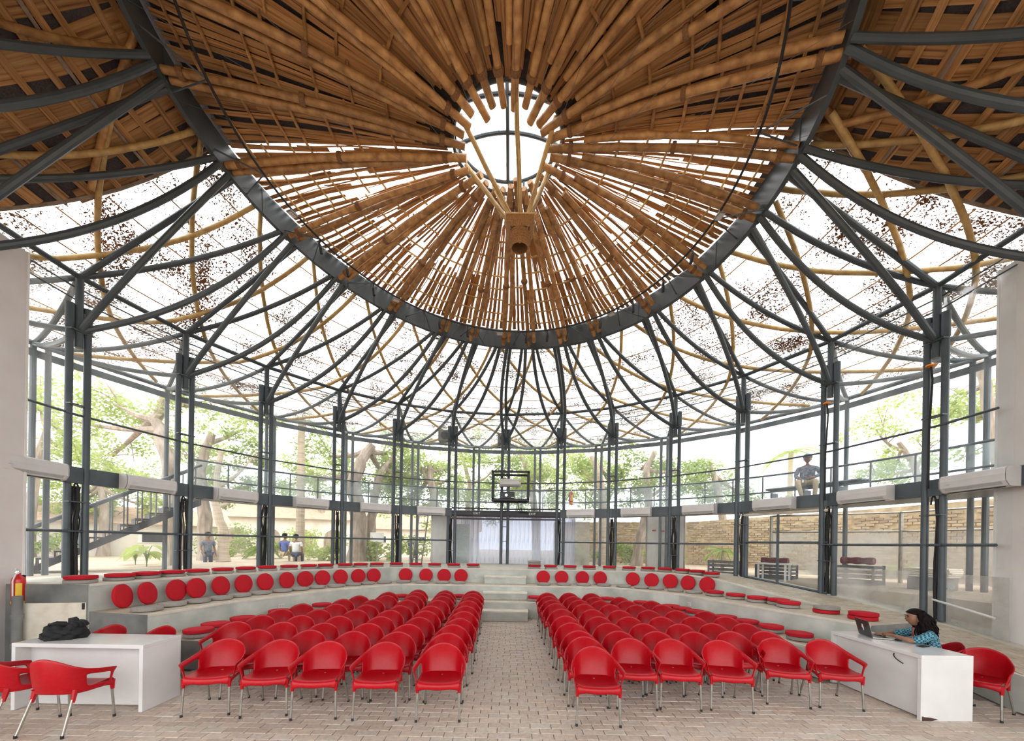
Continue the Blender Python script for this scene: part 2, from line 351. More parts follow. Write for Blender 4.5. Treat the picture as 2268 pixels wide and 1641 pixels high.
T1 = [(-4.78, 6.0), (-4.62, 7.6), (-3.75, 9.5), (-2.75, 10.6), (2.45, 10.6), (3.6, 9.55), (4.35, 7.7), (4.85, 6.1)]
T2 = [(-5.7, 6.1), (-5.42, 7.6), (-4.35, 9.95), (-3.2, 11.35), (2.9, 11.35), (4.3, 9.95), (5.05, 7.95), (5.75, 6.2)]
T3 = [(-6.85, 6.3), (-6.68, 7.5), (-6.35, 8.5), (-5.75, 9.9), (-4.9, 11.05), (-3.8, 12.1), (3.4, 12.1), (4.75, 11.3), (5.5, 10.3), (6.05, 9.2), (6.5, 8.3), (6.7, 7.2), (6.8, 5.9), (6.45, 5.0), (6.4, 3.5), (6.5, 2.2)]

# floor: mortar bed with brick pavers
mb = MB(); mb.prism([(-9, -6), (9, -6), (9, 13), (-9, 13)], -.2, -.012)
floor = tag(obj('floor', mb, 'mortar'), 'tan brick paving of the hall floor laid in running bond', 'floor', kind='structure')
pv = bpy.data.meshes.new('brick_paver'); pm = MB(); pm.cbox((0, 0, -.022), (.226, .111, .044), .004); pv = pm.mesh('brick_paver', 'paver')
def inside_t1(x, y): return abs(x+.1) < 4.75 and y < 10.58 and not (x < -2.75 and y > 10.6-(-2.75-x)*1.1-.0 and y > 9.5-(-3.75-x)*2.2) and not (x > 2.45 and y > 10.6-(x-2.45)*.92 and y > 9.55-(x-3.6)*2.4)
near = []; far = MB(); rowp, colp = .1165, .2325
nr = int(9.6/rowp); skew = .006
for j in range(nr):
    y = 1.2+j*rowp
    for i in range(-36, 37):
        x = (i+(.5 if j % 2 else 0)+.06*math.sin(j*2.1))*colp; yy = y+skew*x*-1
        if y > 5.9 and not inside_t1(x, y): continue
        if abs(x) > 6.4 and y > 4.9: continue
        if abs(x) > 7.9: continue
        dz = random.uniform(-.0025, .0025); rz = random.uniform(-.008, .008)
        if 3.98 < y < 4.85 and abs(x)/y < 1.31 and len(near) < 300: near.append((x, yy, dz, rz))
        else:
            c, s = math.cos(rz), math.sin(rz); hx, hy = .1125, .055; ch = .004
            b = [(-hx, -hy), (hx, -hy), (hx, hy), (-hx, hy)]
            vs = [(x+c*p-s*q, yy+s*p+c*q, -.03) for p, q in b]+[(x+c*p-s*q, yy+s*p+c*q, dz-ch) for p, q in b]
            b2 = [(-hx+ch, -hy+ch), (hx-ch, -hy+ch), (hx-ch, hy-ch), (-hx+ch, hy-ch)]
            vs += [(x+c*p-s*q, yy+s*p+c*q, dz) for p, q in b2]
            far.add(vs, [(0, 1, 5, 4), (1, 2, 6, 5), (2, 3, 7, 6), (3, 0, 4, 7), (4, 5, 9, 8), (5, 6, 10, 9), (6, 7, 11, 10), (7, 4, 8, 11), (8, 9, 10, 11)])
for x, y, dz, rz in near:
    o = link('brick', pv, floor, local=True); o.location = (x, y, dz); o.rotation_euler = (0, 0, rz)
o = obj('brick_field', far, 'paver', floor); o['kind'] = 'stuff'

# stepped concrete seating
def tier(name, front, back, h, label):
    mb = MB(); n = len(front)
    vs = [(*p, 0) for p in front]+[(*p, h) for p in front]+[(*p, h) for p in back]+[(*p, 0) for p in back]
    mb.add(vs, [(i, i+1, n+i+1, n+i) for i in range(n-1)], 0)
    mb.add(vs, [(n+i, n+i+1, 2*n+i+1, 2*n+i) for i in range(n-1)], 1)
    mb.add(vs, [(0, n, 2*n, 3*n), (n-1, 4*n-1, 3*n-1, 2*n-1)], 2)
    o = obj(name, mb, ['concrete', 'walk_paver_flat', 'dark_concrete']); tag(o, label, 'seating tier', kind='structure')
    # nosing slab along the edge
    mb = MB()
    for a, b in zip(front, front[1:]):
        a = Vector((*a, 0)); b = Vector((*b, 0)); t = (b-a).normalized(); nn = Vector((-t.y, t.x, 0))
        mb.add([a+Vector((0, 0, h-.03))-nn*.008, b+Vector((0, 0, h-.03))-nn*.008, b+Vector((0, 0, h+.006))-nn*.008, a+Vector((0, 0, h+.006))-nn*.008,
                a+Vector((0, 0, h+.006))+nn*.05, b+Vector((0, 0, h+.006))+nn*.05], [(0, 1, 2, 3), (3, 2, 5, 4)])
    obj('nosing', mb, 'board_stone', o)
    return o
def flat_brick(name, c1, c2, mort):
    m, N, L, P = new_mat(name)
    tc = N.new('ShaderNodeTexCoord'); br = N.new('ShaderNodeTexBrick'); br.inputs['Scale'].default_value = 1; br.inputs['Brick Width'].default_value = .23; br.inputs['Row Height'].default_value = .115
    br.inputs['Mortar Size'].default_value = .006; br.inputs['Color1'].default_value = (*c1, 1); br.inputs['Color2'].default_value = (*c2, 1); br.inputs['Mortar'].default_value = (*mort, 1)
    L.new(tc.outputs['Object'], br.inputs[0]); L.new(br.outputs[0], P.inputs['Base Color']); P.inputs['Roughness'].default_value = .7
flat_brick('walk_paver_flat', (.52, .45, .34), (.45, .38, .29), (.30, .25, .19))
noise_mat('board_stone', (.52, .49, .41), (.66, .62, .53), 4, .8, bump=.1)
tier('seating_tier', T1, [(x*1.003, y) for x, y in T2[:]], H1, 'lowest concrete seating tier behind the red chairs')
tb2 = [(-6.9, 6.32), (-6.8, 7.9), (-5.7, 10.3), (-3.9, 12.2), (3.5, 12.2), (5.6, 10.6), (6.4, 8.9), (6.75, 6.5)]
tier('seating_tier', T2, tb2, H2, 'middle concrete seating tier with leaning red cushions')
# top tier: walkway that ramps down on the right
def t3ang(p): return math.degrees(math.atan2(p[0]-CX, p[1]-CY)), math.hypot(p[0]-CX, p[1]-CY)
tabr = [t3ang(p) for p in T3]
angs = sorted(set([tabr[0][0]+i*(126-tabr[0][0])/90 for i in range(91)]+[a for a, r in tabr]))
def r3(a):
    # straight segments between polyline points
    for (a0, q0), (a1, q1) in zip(tabr, tabr[1:]):
        if a0-1e-6 <= a <= a1+1e-6:
            p0 = Vector((q0*math.sin(math.radians(a0)), q0*math.cos(math.radians(a0)))); p1 = Vector((q1*math.sin(math.radians(a1)), q1*math.cos(math.radians(a1))))
            d = Vector((math.sin(math.radians(a)), math.cos(math.radians(a)))); e = p1-p0
            den = d.x*e.y-d.y*e.x
            return (p0.x*e.y-p0.y*e.x)/den if abs(den) > 1e-9 else q0
    return tabr[-1][1]
mb = MB(); n = len(angs); vs = []
for a in angs:
    z = hw(a); q = r3(a); vs += [tuple(pol(a, q, 0)), tuple(pol(a, q, z)), tuple(pol(a, 8.7, z)), tuple(pol(a, 8.7, 0))]
mb.add(vs, [(4*i, 4*i+4, 4*i+5, 4*i+1) for i in range(n-1)], 0)
mb.add(vs, [(4*i+1, 4*i+5, 4*i+6, 4*i+2) for i in range(n-1)], 1)
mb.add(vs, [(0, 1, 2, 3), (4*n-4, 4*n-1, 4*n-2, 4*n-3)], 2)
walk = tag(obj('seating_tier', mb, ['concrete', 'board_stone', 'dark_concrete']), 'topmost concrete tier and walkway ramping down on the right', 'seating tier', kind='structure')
mb = MB()
for a, b in zip(angs, angs[1:]):
    p, q = pol(a, r3(a), hw(a)), pol(b, r3(b), hw(b)); p2, q2 = pol(a, r3(a)+.05, hw(a)), pol(b, r3(b)+.05, hw(b)); d = (p2-p)*.16; u = Vector((0, 0, .006)); e = Vector((0, 0, -.03))
    if a > 103: continue
    mb.add([p-d+e, q-d+e, q-d+u, p-d+u, p2+u, q2+u], [(0, 1, 2, 3), (3, 2, 5, 4)])
obj('nosing', mb, 'board_stone', walk)
# ramp pavers (long side across the walkway); nearest ones are single bricks
cells = []; stuff = MB()
a = 40.0
row = 0
while a < 124:
    da = math.degrees(.118/7.6); r0 = r3(a)+.06; r1 = 8.05; k = 0; r = r0-(.115 if row % 2 else 0)
    while r < r1:
        ra, rb = max(r, r0), min(r+.226, r1)
        if rb-ra > .04: cells.append((a, a+da*.93, ra, rb))
        r += .235
    a += da; row += 1
cells.sort(key=lambda c: -c[0] if c[0] < 101 else 0)
bigc = sorted([c for c in cells if 84 < c[0] < 104], key=lambda c: pol(c[0], c[2], 0).y)[:260]
bs = set(bigc)
def cellmesh(mb, c):
    a0, a1, r0, r1 = c; dz = random.uniform(.008, .013)
    P = [pol(a0, r0, hw(a0)), pol(a1, r0, hw(a1)), pol(a1, r1, hw(a1)), pol(a0, r1, hw(a0))]; u = Vector((0, 0, dz))
    mb.add(P+[p+u for p in P], [(0, 1, 5, 4), (1, 2, 6, 5), (2, 3, 7, 6), (3, 0, 4, 7), (4, 5, 6, 7)])
for c in cells:
    if c in bs: q = MB(); cellmesh(q, c); obj('brick', q, 'walk_paver', walk)
    else: cellmesh(stuff, c)
o = obj('brick_field', stuff, 'walk_paver', walk); o['kind'] = 'stuff'

# stairs in the middle aisle
for (x0, x1, y0, y1, z0, z1, lab) in ((-.80, .45, 10.2, 10.62, 0, .25, 'lowest concrete aisle step on the brick floor'), (-.80, .45, 11.0, 11.38, H1, H1+.2, 'middle concrete aisle step on the lowest tier'), (-.82, .44, 11.75, 12.12, H2, H2+.22, 'topmost concrete aisle step below the walkway')):
    mb = MB(); mb.cbox(((x0+x1)/2, (y0+y1)/2, (z0+z1)/2), (x1-x0, y1-y0, z1-z0), .012)
    e = tag(obj('aisle_step', mb, 'concrete'), lab, 'step', 'aisle steps')
    mb = MB(); mb.cbox(((x0+x1)/2, (y0+y1)/2-.012, z1-.004), (x1-x0+.02, y1-y0+.02, .05), .01); obj('tread', mb, 'board_stone', e)
# outdoor ground: ring outside the glass
mb = MB(); na = 72; gz = 1.12; rs_ = [8.72, 11, 15, 24, 60]
for i in range(na):
    for r0, r1 in zip(rs_, rs_[1:]):
        a0, a1 = -180+i*5, -175+i*5
        if abs(a0+2.5) > 128: continue
        z = gz
        mb.add([pol(a0, r0, z), pol(a1, r0, z), pol(a1, r1, z), pol(a0, r1, z)], [(0, 1, 2, 3)])
for i in range(na):
    a0, a1 = -180+i*5, -175+i*5
    if abs(a0+2.5) < 128: mb.add([pol(a0, 8.72, 0), pol(a1, 8.72, 0), pol(a1, 8.72, gz), pol(a0, 8.72, gz)], [(0, 1, 2, 3)])
tag(obj('ground', mb, 'earth'), 'bare brown earth of the garden outside the glass', 'ground', kind='structure')
mb = MB(); mb.prism([(-60, -60), (60, -60), (60, -4), (-60, -4)], -.4, -.05); tag(obj('ground', mb, 'earth'), 'earth in front of the open side of the hall', 'ground', kind='structure')

# white end walls
def end_wall(nm, p1, p2, z0, z1, label):
    p1, p2 = Vector((*p1, 0)), Vector((*p2, 0)); t = (p2-p1).normalized(); nn = Vector((-t.y, t.x, 0))
    if nn.dot(Vector((CX, CY, 0))-p1) > 0: nn = -nn
    mb = MB(); th = .16; mb.prism([tuple(p1.xy), tuple(p2.xy), tuple((p2+nn*th).xy), tuple((p1+nn*th).xy)], z0, z1)
    w = tag(obj(nm, mb, 'white_wall'), label, 'wall', kind='structure')
    mb = MB(); q = p1-t*.0
    mb.prism([tuple((q-nn*.008).xy), tuple((q+t*.04-nn*.008).xy), tuple((q+t*.04+nn*(th+.01)).xy), tuple((q-t*.006+nn*(th+.01)).xy)], z0, z1+.01); obj('corner_trim', mb, 'board_white', w)
    for k in (1.55, 3.1):
        mb = MB(); mb.prism([tuple((p1+t*.05-nn*.003).xy), tuple((p2-nn*.003).xy), tuple((p2+nn*.01).xy), tuple((p1+t*.05+nn*.01).xy)], z0+k, z0+k+.012); obj('panel_joint', mb, 'board', w)
    return w
end_wall('wall_left', (-8.13, 6.49), (-7.4, 3.2), 0, 6.74, 'white painted panel wall at the left edge')
end_wall('wall_right', (8.10, 6.54), (7.5, 3.2), .2, 6.74, 'white painted panel wall at the right edge')

# ------------------------------------------------------------------ steel columns
def colname(i):
    if i == 0: return 'grey double-pipe steel column behind the projector cage'
    side = 'left' if i < 0 else 'right'
    return '%s grey double-pipe steel column to the %s of the projector cage' % (ORD[abs(i)-1], side)
BEAM0, BEAM1 = 3.06, 3.37
def tang(a): a = math.radians(a); return Vector((math.cos(a), -math.sin(a), 0))
def rad(a): a = math.radians(a); return Vector((math.sin(a), math.cos(a), 0))
for i in range(-7, 8):
    a = COLA[i]; t, rd = tang(a), rad(a); zb = max(hw(a) if abs(i) < 7 else .3, .0); c = pol(a, RC, zb)
    e = empty('steel_column', c, colname(i), 'column', 'steel columns around the hall')
    for s in (-1, 1):
        p = c+t*.125*s+rd*(.03 if s*(-1 if i < 0 else 1) > 0 else -.03)
        mb = MB(); mb.tube([p, Vector((p.x, p.y, 6.42))], .057, 14); obj('pole', mb, 'steel', e, smooth=True)
        mb = MB(); mb.tube([Vector((p.x, p.y, 6.0))-t*s*.0, Vector((p.x, p.y, 6.46))], .066, 14); obj('sleeve', mb, 'steel', e, smooth=True)
        mb = MB(); q = p-t*s*.07; mb.tube([Vector((q.x, q.y, 5.98)), Vector((q.x, q.y, 6.34))], .03, 8); obj('bolt_lug', mb, 'steel', e, smooth=True)
    mb = MB(); mb.tube([Vector((c.x, c.y, 5.66)), Vector((c.x, c.y, ZU))], .062, 14); obj('king_post', mb, 'steel', e, smooth=True)
    for z in (5.96, 4.55, 2.14, 1.75 if i % 2 else 2.7):
        if z > zb+.3:
            mb = MB(); mb.box(Vector((c.x, c.y, z))-rd*.02, (.36, .13, .022), rz=math.radians(-a)); obj('tie_plate', mb, 'steel', e)
    if abs(i) >= 1 and abs(i) < 7:
        for k in range(3 if abs(i) < 5 else 5):
            q = c+t*random.uniform(-.07, .07)+rd*random.uniform(-.03, .06)
            pts = [Vector((q.x, q.y, zb+.02))+t*random.uniform(-.02, .02)]
            for z in (zb+.6, zb+1.1, 2.6, 3.0): pts.append(Vector((q.x, q.y, max(z, zb+.5+.1*len(pts))))+t*random.uniform(-.03, .03))
            mb = MB(); mb.tube(pts, random.choice([.012, .02, .026, .033]), 7); obj('cable', mb, 'black_rubber', e, smooth=True)
        mb = MB(); q = c+t*.04; mb.tube(bez(Vector((q.x, q.y, 2.95)), Vector((q.x, q.y, 3.2))-t*.06, Vector((q.x, q.y, 2.9))-t*.09, 8), .014, 7); obj('cable', mb, 'black_rubber', e, smooth=True)

# ring beam carrying the air conditioners
def beam_name(i):
    return 'dark grey box beam between the %s and %s columns %s of the cage' % (ORD[abs(i)-1] if i < 0 else ORD[i-1], ORD[abs(i+1)-1] if i < 0 else ORD[i], 'left' if i < 0 else 'right')
def chord(i, f, r=RC):
    return pol(COLA[i], r, 0).lerp(pol(COLA[i+1], r, 0), f)
bi = 0
for i in list(range(-7, -1))+list(range(1, 7)):
    p, q = pol(COLA[i], RC+.02, 0), pol(COLA[i+1], RC+.02, 0); m = (p+q)/2; d = q-p
    mb = MB(); mb.cbox((m.x, m.y, (BEAM0+BEAM1)/2), (d.length, .11, BEAM1-BEAM0), .006, rz=math.atan2(d.y, d.x))
    lab = beam_name(i) if abs(i) > 1 or i == 1 else 'dark grey box beam left of the exit doors'
    tag(obj('ring_beam', mb, 'steel'), lab, 'beam', 'ring beam segments')
# stub of beam across the door columns
# ------------------------------------------------------------------ glazing bays
def pane(mb_name, p, q, z0, z1, parent, mat='window_film', wave=.0, zb0=None):
    n = 10; m = 10; mb = MB(); vs = []
    d = (q-p); nn = Vector((-d.y, d.x, 0)).normalized()
    for j in range(m+1):
        for k in range(n+1):
            f = k/n; zl = z0 if zb0 is None else z0+(zb0-z0)*f
            w_ = wave*(math.sin(3.1*f*6+j*1.7+p.x)*math.sin(j*.9+f*5))*(1 if 0 < k < n else 0)
            pt = p.lerp(q, f)+nn*w_; vs.append((pt.x, pt.y, zl+(z1-zl)*j/m))
    mb.add(vs, [(j*(n+1)+k, j*(n+1)+k+1, (j+1)*(n+1)+k+1, (j+1)*(n+1)+k) for j in range(m) for k in range(n)])
    return obj(mb_name, mb, mat, parent, smooth=True, ang=80)
wn = 0
for i in range(-7, 7):
    p, q = pol(COLA[i], RC+.13, 0), pol(COLA[i+1], RC+.13, 0)
    if i == -7: p = p.lerp(q, .46)
    if i == 6: q = p.lerp(q, .54)
    wn += 1; za, zb = hw(COLA[i]), hw(COLA[i+1])
    e = empty('window_%d' % wn, ((p.x+q.x)/2, (p.y+q.y)/2, za), 'clear plastic glazing bay number %d from the left wall' % wn, 'window', kind='structure')
    ctr = i in (-1, 0)
    pane('pane', p, q, 3.37 if not ctr else 3.45, 7.0, e, 'window_film', .02)
    if i in (4, 5, 6): pane('pane', p, q, za, 3.06, e, 'door_glass' if i == 4 else 'window_film', 0, zb)
    elif not ctr: pane('pane', p, q, za, 3.06, e, 'window_film', .006, zb)
    if i in (5, 6): # dusty skirt of sheet
        pp, qq = pol(COLA[i], RC+.10, 0), pol(COLA[i+1], RC+.10, 0)
        if i == 6: qq = pp.lerp(qq, .54)
        pane('skirt_sheet', pp, qq, za+.02, 1.62, e, 'dusty_film', .012, zb+.02)
    pi_, qi = pol(COLA[i], RC+.0, 0), pol(COLA[i+1], RC+.0, 0)
    if i == -7: pi_ = pi_.lerp(qi, .50)
    if i == 6: qi = pi_.lerp(qi, .49)
    zs = [(2.14, .028), (4.37, .022)] if not ctr else [(4.37, .022)]
    if i == 4: zs = [(4.37, .022)]
    for z, r in zs:
        mb = MB(); mb.tube([pi_+Vector((0, 0, z)), qi+Vector((0, 0, z))], r, 10); obj('rail', mb, 'steel', e, smooth=True)
    for z, r in ((6.62, .014), (6.85, .014)):
        mb = MB(); mb.tube([p+Vector((0, 0, z)), q+Vector((0, 0, z))], r, 6); obj('batten', mb, 'steel', e, smooth=True)
    h0, h1 = pol(COLA[i], RC, ZU), pol(COLA[i+1], RC, ZU); mb = MB(); mb.tube([h0, h1], .05, 12); obj('head_tube', mb, 'steel', e, smooth=True)
    if i == 4:  # sliding door frame with middle stile and cross rail
        for f in (.04, .47, .96):
            s_ = pi_.lerp(qi, f); mb = MB(); mb.box((s_.x, s_.y, (za+(zb-za)*f+2.93)/2), (.05, .05, 2.93-(za+(zb-za)*f)), rz=math.radians(-COLA[i])); obj('door_stile', mb, 'steel', e)
        for z0 in (2.19,):
            mb = MB(); mb.tube([pi_+Vector((0, 0, z0)), qi+Vector((0, 0, z0))], .03, 4); obj('door_rail', mb, 'steel', e)
        mb = MB(); mb.tube([pi_+Vector((0, 0, za+.03)), qi+Vector((0, 0, zb+.03))], .03, 4); obj('door_rail', mb, 'steel', e)
        mb = MB(); mb.tube([pi_+Vector((0, 0, 2.97)), qi+Vector((0, 0, 2.97))], .04, 4); obj('door_rail', mb, 'board', e)
    if i == 6:
        mb = MB(); mb.tube([pi_+Vector((0, 0, 1.12)), qi+Vector((0, 0, .95))], .022, 6); obj('door_rail', mb, 'white_plastic', e)

# exit doors in the two middle bays
d1 = empty('door_1', pol(-.46, RC, H3), 'glazed double exit doors behind the projector cage with strip curtain', 'door', kind='structure')
for i in (-1, 0):
    p, q = pol(COLA[i], RC+.02, 0), pol(COLA[i+1], RC+.02, 0); m = (p+q)/2; d = q-p; rz = math.atan2(d.y, d.x)
    for z, hgt in ((3.20, .17), (2.985, .06), (3.38, .05)):
        mb = MB(); mb.cbox((m.x, m.y, z), (d.length, .12, hgt), .006, rz=rz); obj('door_header', mb, 'black_metal', d1)
    pane('pane', p+Vector((0, .11, 0)), q+Vector((0, .11, 0)), H3, 2.96, d1, 'door_glass')
    # EXIT lettering on the header
    cu = bpy.data.curves.new('exit_lettering', 'FONT'); cu.body = 'EXIT'; cu.size = .115; cu.extrude = .003; cu.align_x = 'CENTER'; cu.space_character = 1.15
    to = bpy.data.objects.new('exit_lettering', cu); COL.objects.link(to)
    f = .47 if i == -1 else .50
    c = p.lerp(q, f); nn = Vector((d.y, -d.x, 0)).normalized()
    to.matrix_world = Matrix.Translation(c+nn*.066+Vector((0, 0, 3.155))) @ Matrix.Rotation(rz, 4, 'Z') @ Matrix.Rotation(math.pi/2, 4, 'X')
    bpy.context.view_layer.update(); dg = bpy.context.evaluated_depsgraph_get()
    me = bpy.data.meshes.new_from_object(to.evaluated_get(dg)); me.transform(to.matrix_world); me.materials.clear(); me.materials.append(MATS['white_print'])
    bpy.data.objects.remove(to); link('exit_lettering', me, d1)
# strip curtain outside the doors
cur = empty('strip_curtain', (0, 16.3, gz), 'translucent white and blue plastic strip curtain beyond the exit doors', 'curtain')
for k in range(30):
    x = -2.62+k*.178; y = 16.15+.05*(k % 2)
    mb = MB(); mb.cbox((0, 0, 1.09), (.185, .006, 2.18), .002); o = obj('strip', mb, 'pvc_strip', cur, local=True); o.location = (x, y-16.3, random.uniform(0, .03)); o.rotation_euler = (0, 0, random.uniform(-.2, .2))
noise_mat('purple_net', (.10, .07, .16), (.35, .28, .38), 30, .8, stretch=(3, 1, .4))
mb = MB(); mb.cbox((0.02, 16.1, gz+2.14), (5.4, .02, .22), .004); obj('header_band', mb, 'purple_net', cur)
mb = MB(); mb.tube([(-2.7, 16.18, gz+2.27), (2.75, 16.18, gz+2.27)], .03, 8); obj('hanging_rail', mb, 'black_metal', cur, smooth=True)
o = MB(); o.cbox((-2.05, 15.85, gz+.85), (.62, .03, 1.7), .004); tag(obj('leaning_board', o, 'grille_grey'), 'grey ribbed board standing behind the left exit door', 'board')
# ------------------------------------------------------------------ roof: steel ring, branching tubes, outer columns
frame = empty('roof_frame', pol(0, RC, ZL), 'dark grey steel roof frame: tension ring with curved branching tubes', 'roof frame')
mb = MB(); n = 120; vs = []
for k in range(n):
    a = 360*k/n
    vs += [ringp(a, RR+.02), ringp(a, RR+.05, .56), ringp(a, RR-.03, .56), ringp(a, RR-.06)]
mb.add(vs, [(4*k+j, 4*((k+1) % n)+j, 4*((k+1) % n)+(j+1) % 4, 4*k+(j+1) % 4) for k in range(n) for j in range(4)])
ringo = obj('ring_band', mb, 'steel_ring', frame, smooth=True, ang=40)
for k in range(0, 360, 24):
    mb = MB(); p0, p1 = ringp(k, RR-.068, .0), ringp(k, RR-.038, .56); mb.tube([p0, p1], .006, 4); obj('weld_seam', mb, 'steel', ringo)
RA = dict(RNODE)
RA[-8.5] = -112.0; RA[8.5] = 123.0
for i in range(-8, 9):
    a = COLA[i]; Lp, Up = pol(a, RC-.02, ZL), pol(a, RC-.02, ZU)
    for s in (-.5, .5):
        if i+s not in RA: continue
        na_ = RA[i+s]; t = tang(a)*(1 if s > 0 else -1)
        for (P, b, dn, r, off) in ((Lp, .30, .42, .056, 1.0), (Up, .12, .18, .052, -1.0)):
            ta = tang(na_)*(1 if s > 0 else -1)
            Q = ringp(na_, RR-.02, .05)-ta*(.11 if off > 0 else .22)
            mid = (P+Q)/2+t*b*2*.6+Vector((0, 0, -dn*1.2))
            mb = MB(); mb.tube(bez(P, mid, Q, 16), r, 10); obj('branch_tube', mb, 'steel', frame, smooth=True)
RO_, ZO = 11.0, 6.45
OUTA = {k+.5: (COLA[k]+COLA[k+1])/2 for k in range(-8, 8)}
def midname(k):
    s = 'left' if k < 0 else 'right'; m = int(abs(k)+.5)
    return '%s outer double-pipe post beyond the glass, %s of the projector cage' % (ORD[m-1], s)
for k, a in OUTA.items():
    if abs(k) > 7: continue
    c = pol(a, RO_, gz); t = tang(a)
    e = empty('outer_post', c, midname(k), 'post', 'outer posts beyond the glass')
    for s in (-1, 1):
        p = c+t*.125*s; mb = MB(); mb.tube([p, Vector((p.x, p.y, ZO+.05))], .058, 10); obj('pole', mb, 'steel', e, smooth=True)
    mb = MB(); mb.box((c.x, c.y, ZO-.15), (.36, .12, .02), rz=math.radians(-a)); obj('tie_plate', mb, 'steel', e)
for i in range(-7, 8):
    a = COLA[i]; Lp, Up = pol(a, RC+.02, ZL), pol(a, RC+.02, ZU)
    for s in (-.5, .5):
        if i+s not in OUTA: continue
        oa = OUTA[i+s]; O = pol(oa, RO_, ZO)-tang(oa)*(.12 if s > 0 else -.12)
        for P, dn in ((Up, .35), (Lp, .25)):
            mid = (P+O)/2+Vector((0, 0, -dn)); mb = MB(); mb.tube(bez(P, mid, O, 12), .05, 9); obj('branch_tube', mb, 'steel', frame, smooth=True)
for k in range(-7, 7):
    p, q = pol(OUTA[k-.5 if k-.5 in OUTA else k+.5], RO_, ZO), pol(OUTA[k+.5], RO_, ZO)
    if (p-q).length > .1:
        mb = MB(); mb.tube([p, q], .06, 9); obj('eaves_tube', mb, 'steel', frame, smooth=True)
        mb = MB(); d = q-p; m_ = (p+q)/2; mb.box((m_.x, m_.y, ZO-.22), (d.length, .05, .16), rz=math.atan2(d.y, d.x)); obj('eaves_gutter', mb, 'steel', frame)
# lighting track hung inside the ring on brackets
track = empty('light_track', ringp(0, 4.4), 'thin dark circular lighting track hung inside the steel ring', 'light track')
mb = MB(); TRK = 4.42; TZ = -.02
mb.tube([ringp(a, TRK, TZ) for a in range(0, 361, 3)], .022, 8, cap=False); obj('track_ring', mb, 'black_metal', track, smooth=True)
for a in range(-170, 190, 18):
    for s in (-4, 4):
        mb = MB(); mb.tube([ringp(a, TRK, TZ), ringp(a+s, RR-.05, .12 if s < 0 else .02)], .014, 6); obj('bracket', mb, 'steel', track, smooth=True)
sn = 0
for k, a in enumerate([-62, -53, -44, -30, -20.5, -10, 3, 12, 20, 30, 40, 52, 63, 74]):
    p = ringp(a, TRK, TZ-.03)
    if k in (3, 6, 9): continue
    sn += 1
    e = empty('spotlight', p, 'small black spotlight on the ceiling track, %s from the left' % ORD[sn-1], 'spotlight', 'spotlights on the track')
    mb = MB(); mb.tube([p, p+Vector((0, 0, -.09))], .012, 6); obj('stem', mb, 'black_metal', e)
    q = p+Vector((0, 0, -.08)); dr = (rad(a)*-.12+Vector((random.uniform(-.1, .1), 0, -1))).normalized()
    mb = MB(); mb.tube([q, q+dr*.05, q+dr*.20, q+dr*.23], [.018, .036, .036, .034], 12); obj('lamp_body', mb, 'black_metal', e, smooth=True)
for k, (a, nm) in enumerate([(-71, 'leftmost'), (-36, 'second'), (2, 'middle'), (44, 'fourth'), (84, 'rightmost')]):
    p = ringp(a, TRK, TZ-.03); e = empty('floodlight', p, '%s flat white floodlight on the ceiling track' % nm, 'floodlight', 'floodlights on the track')
    mb = MB(); mb.cbox(p+Vector((0, 0, -.05)), (.19, .14, .03), .008, rz=math.radians(-a)); obj('housing', mb, 'aluminium', e)
    mb = MB(); mb.cbox(p+Vector((0, 0, -.068)), (.15, .10, .012), .004, rz=math.radians(-a)); obj('diffuser', mb, 'white_plastic', e)
    mb = MB(); mb.tube([p+Vector((0, 0, .03)), p+Vector((0, 0, -.05))], .01, 6); obj('stem', mb, 'black_metal', e)

# ------------------------------------------------------------------ outer roof skin
def aL(t): return -81.5-13*min(t, 1.2)
def aR(t): return 94.5+1.2*t
def skin(a, t):
    if t <= 1:
        p, q = ringp(a, RR+.03, .5), pol(a, RC+.1, ZU+.12); x = p.lerp(q, t); x.z -= .18*math.sin(math.pi*t); return x
    p, q = pol(a, RC+.1, ZU+.12), pol(a, RO_+.25, ZO+.05); return p.lerp(q, t-1)
def grid(name, f, na, nt_, mat, parent, tmax=2.0):
    mb = MB(); vs = [tuple(f(i/na, tmax*j/nt_)) for j in range(nt_+1) for i in range(na+1)]
    mb.add(vs, [(j*(na+1)+i, j*(na+1)+i+1, (j+1)*(na+1)+i+1, (j+1)*(na+1)+i) for j in range(nt_) for i in range(na)])
    return obj(name, mb, mat, parent, smooth=True, ang=80)
mem = grid('ceiling_membrane', lambda s, t: skin(aL(t)+(aR(t)-aL(t))*s, t)+Vector((0, 0, .025*math.sin(s*170)*math.sin(t*7))), 150, 24, 'roof_film', None)
tag(mem, 'clear plastic roof membrane scattered with dry leaves over the glazed side', 'roof membrane', kind='structure')
mat_l = empty('ceiling_mat', skin(-120, .6), 'woven bamboo mat ceiling with dark backing at the upper left', 'ceiling mat', kind='structure')
mat_r = empty('ceiling_mat', skin(120, .6), 'woven bamboo mat ceiling with dark backing at the upper right', 'ceiling mat', kind='structure')
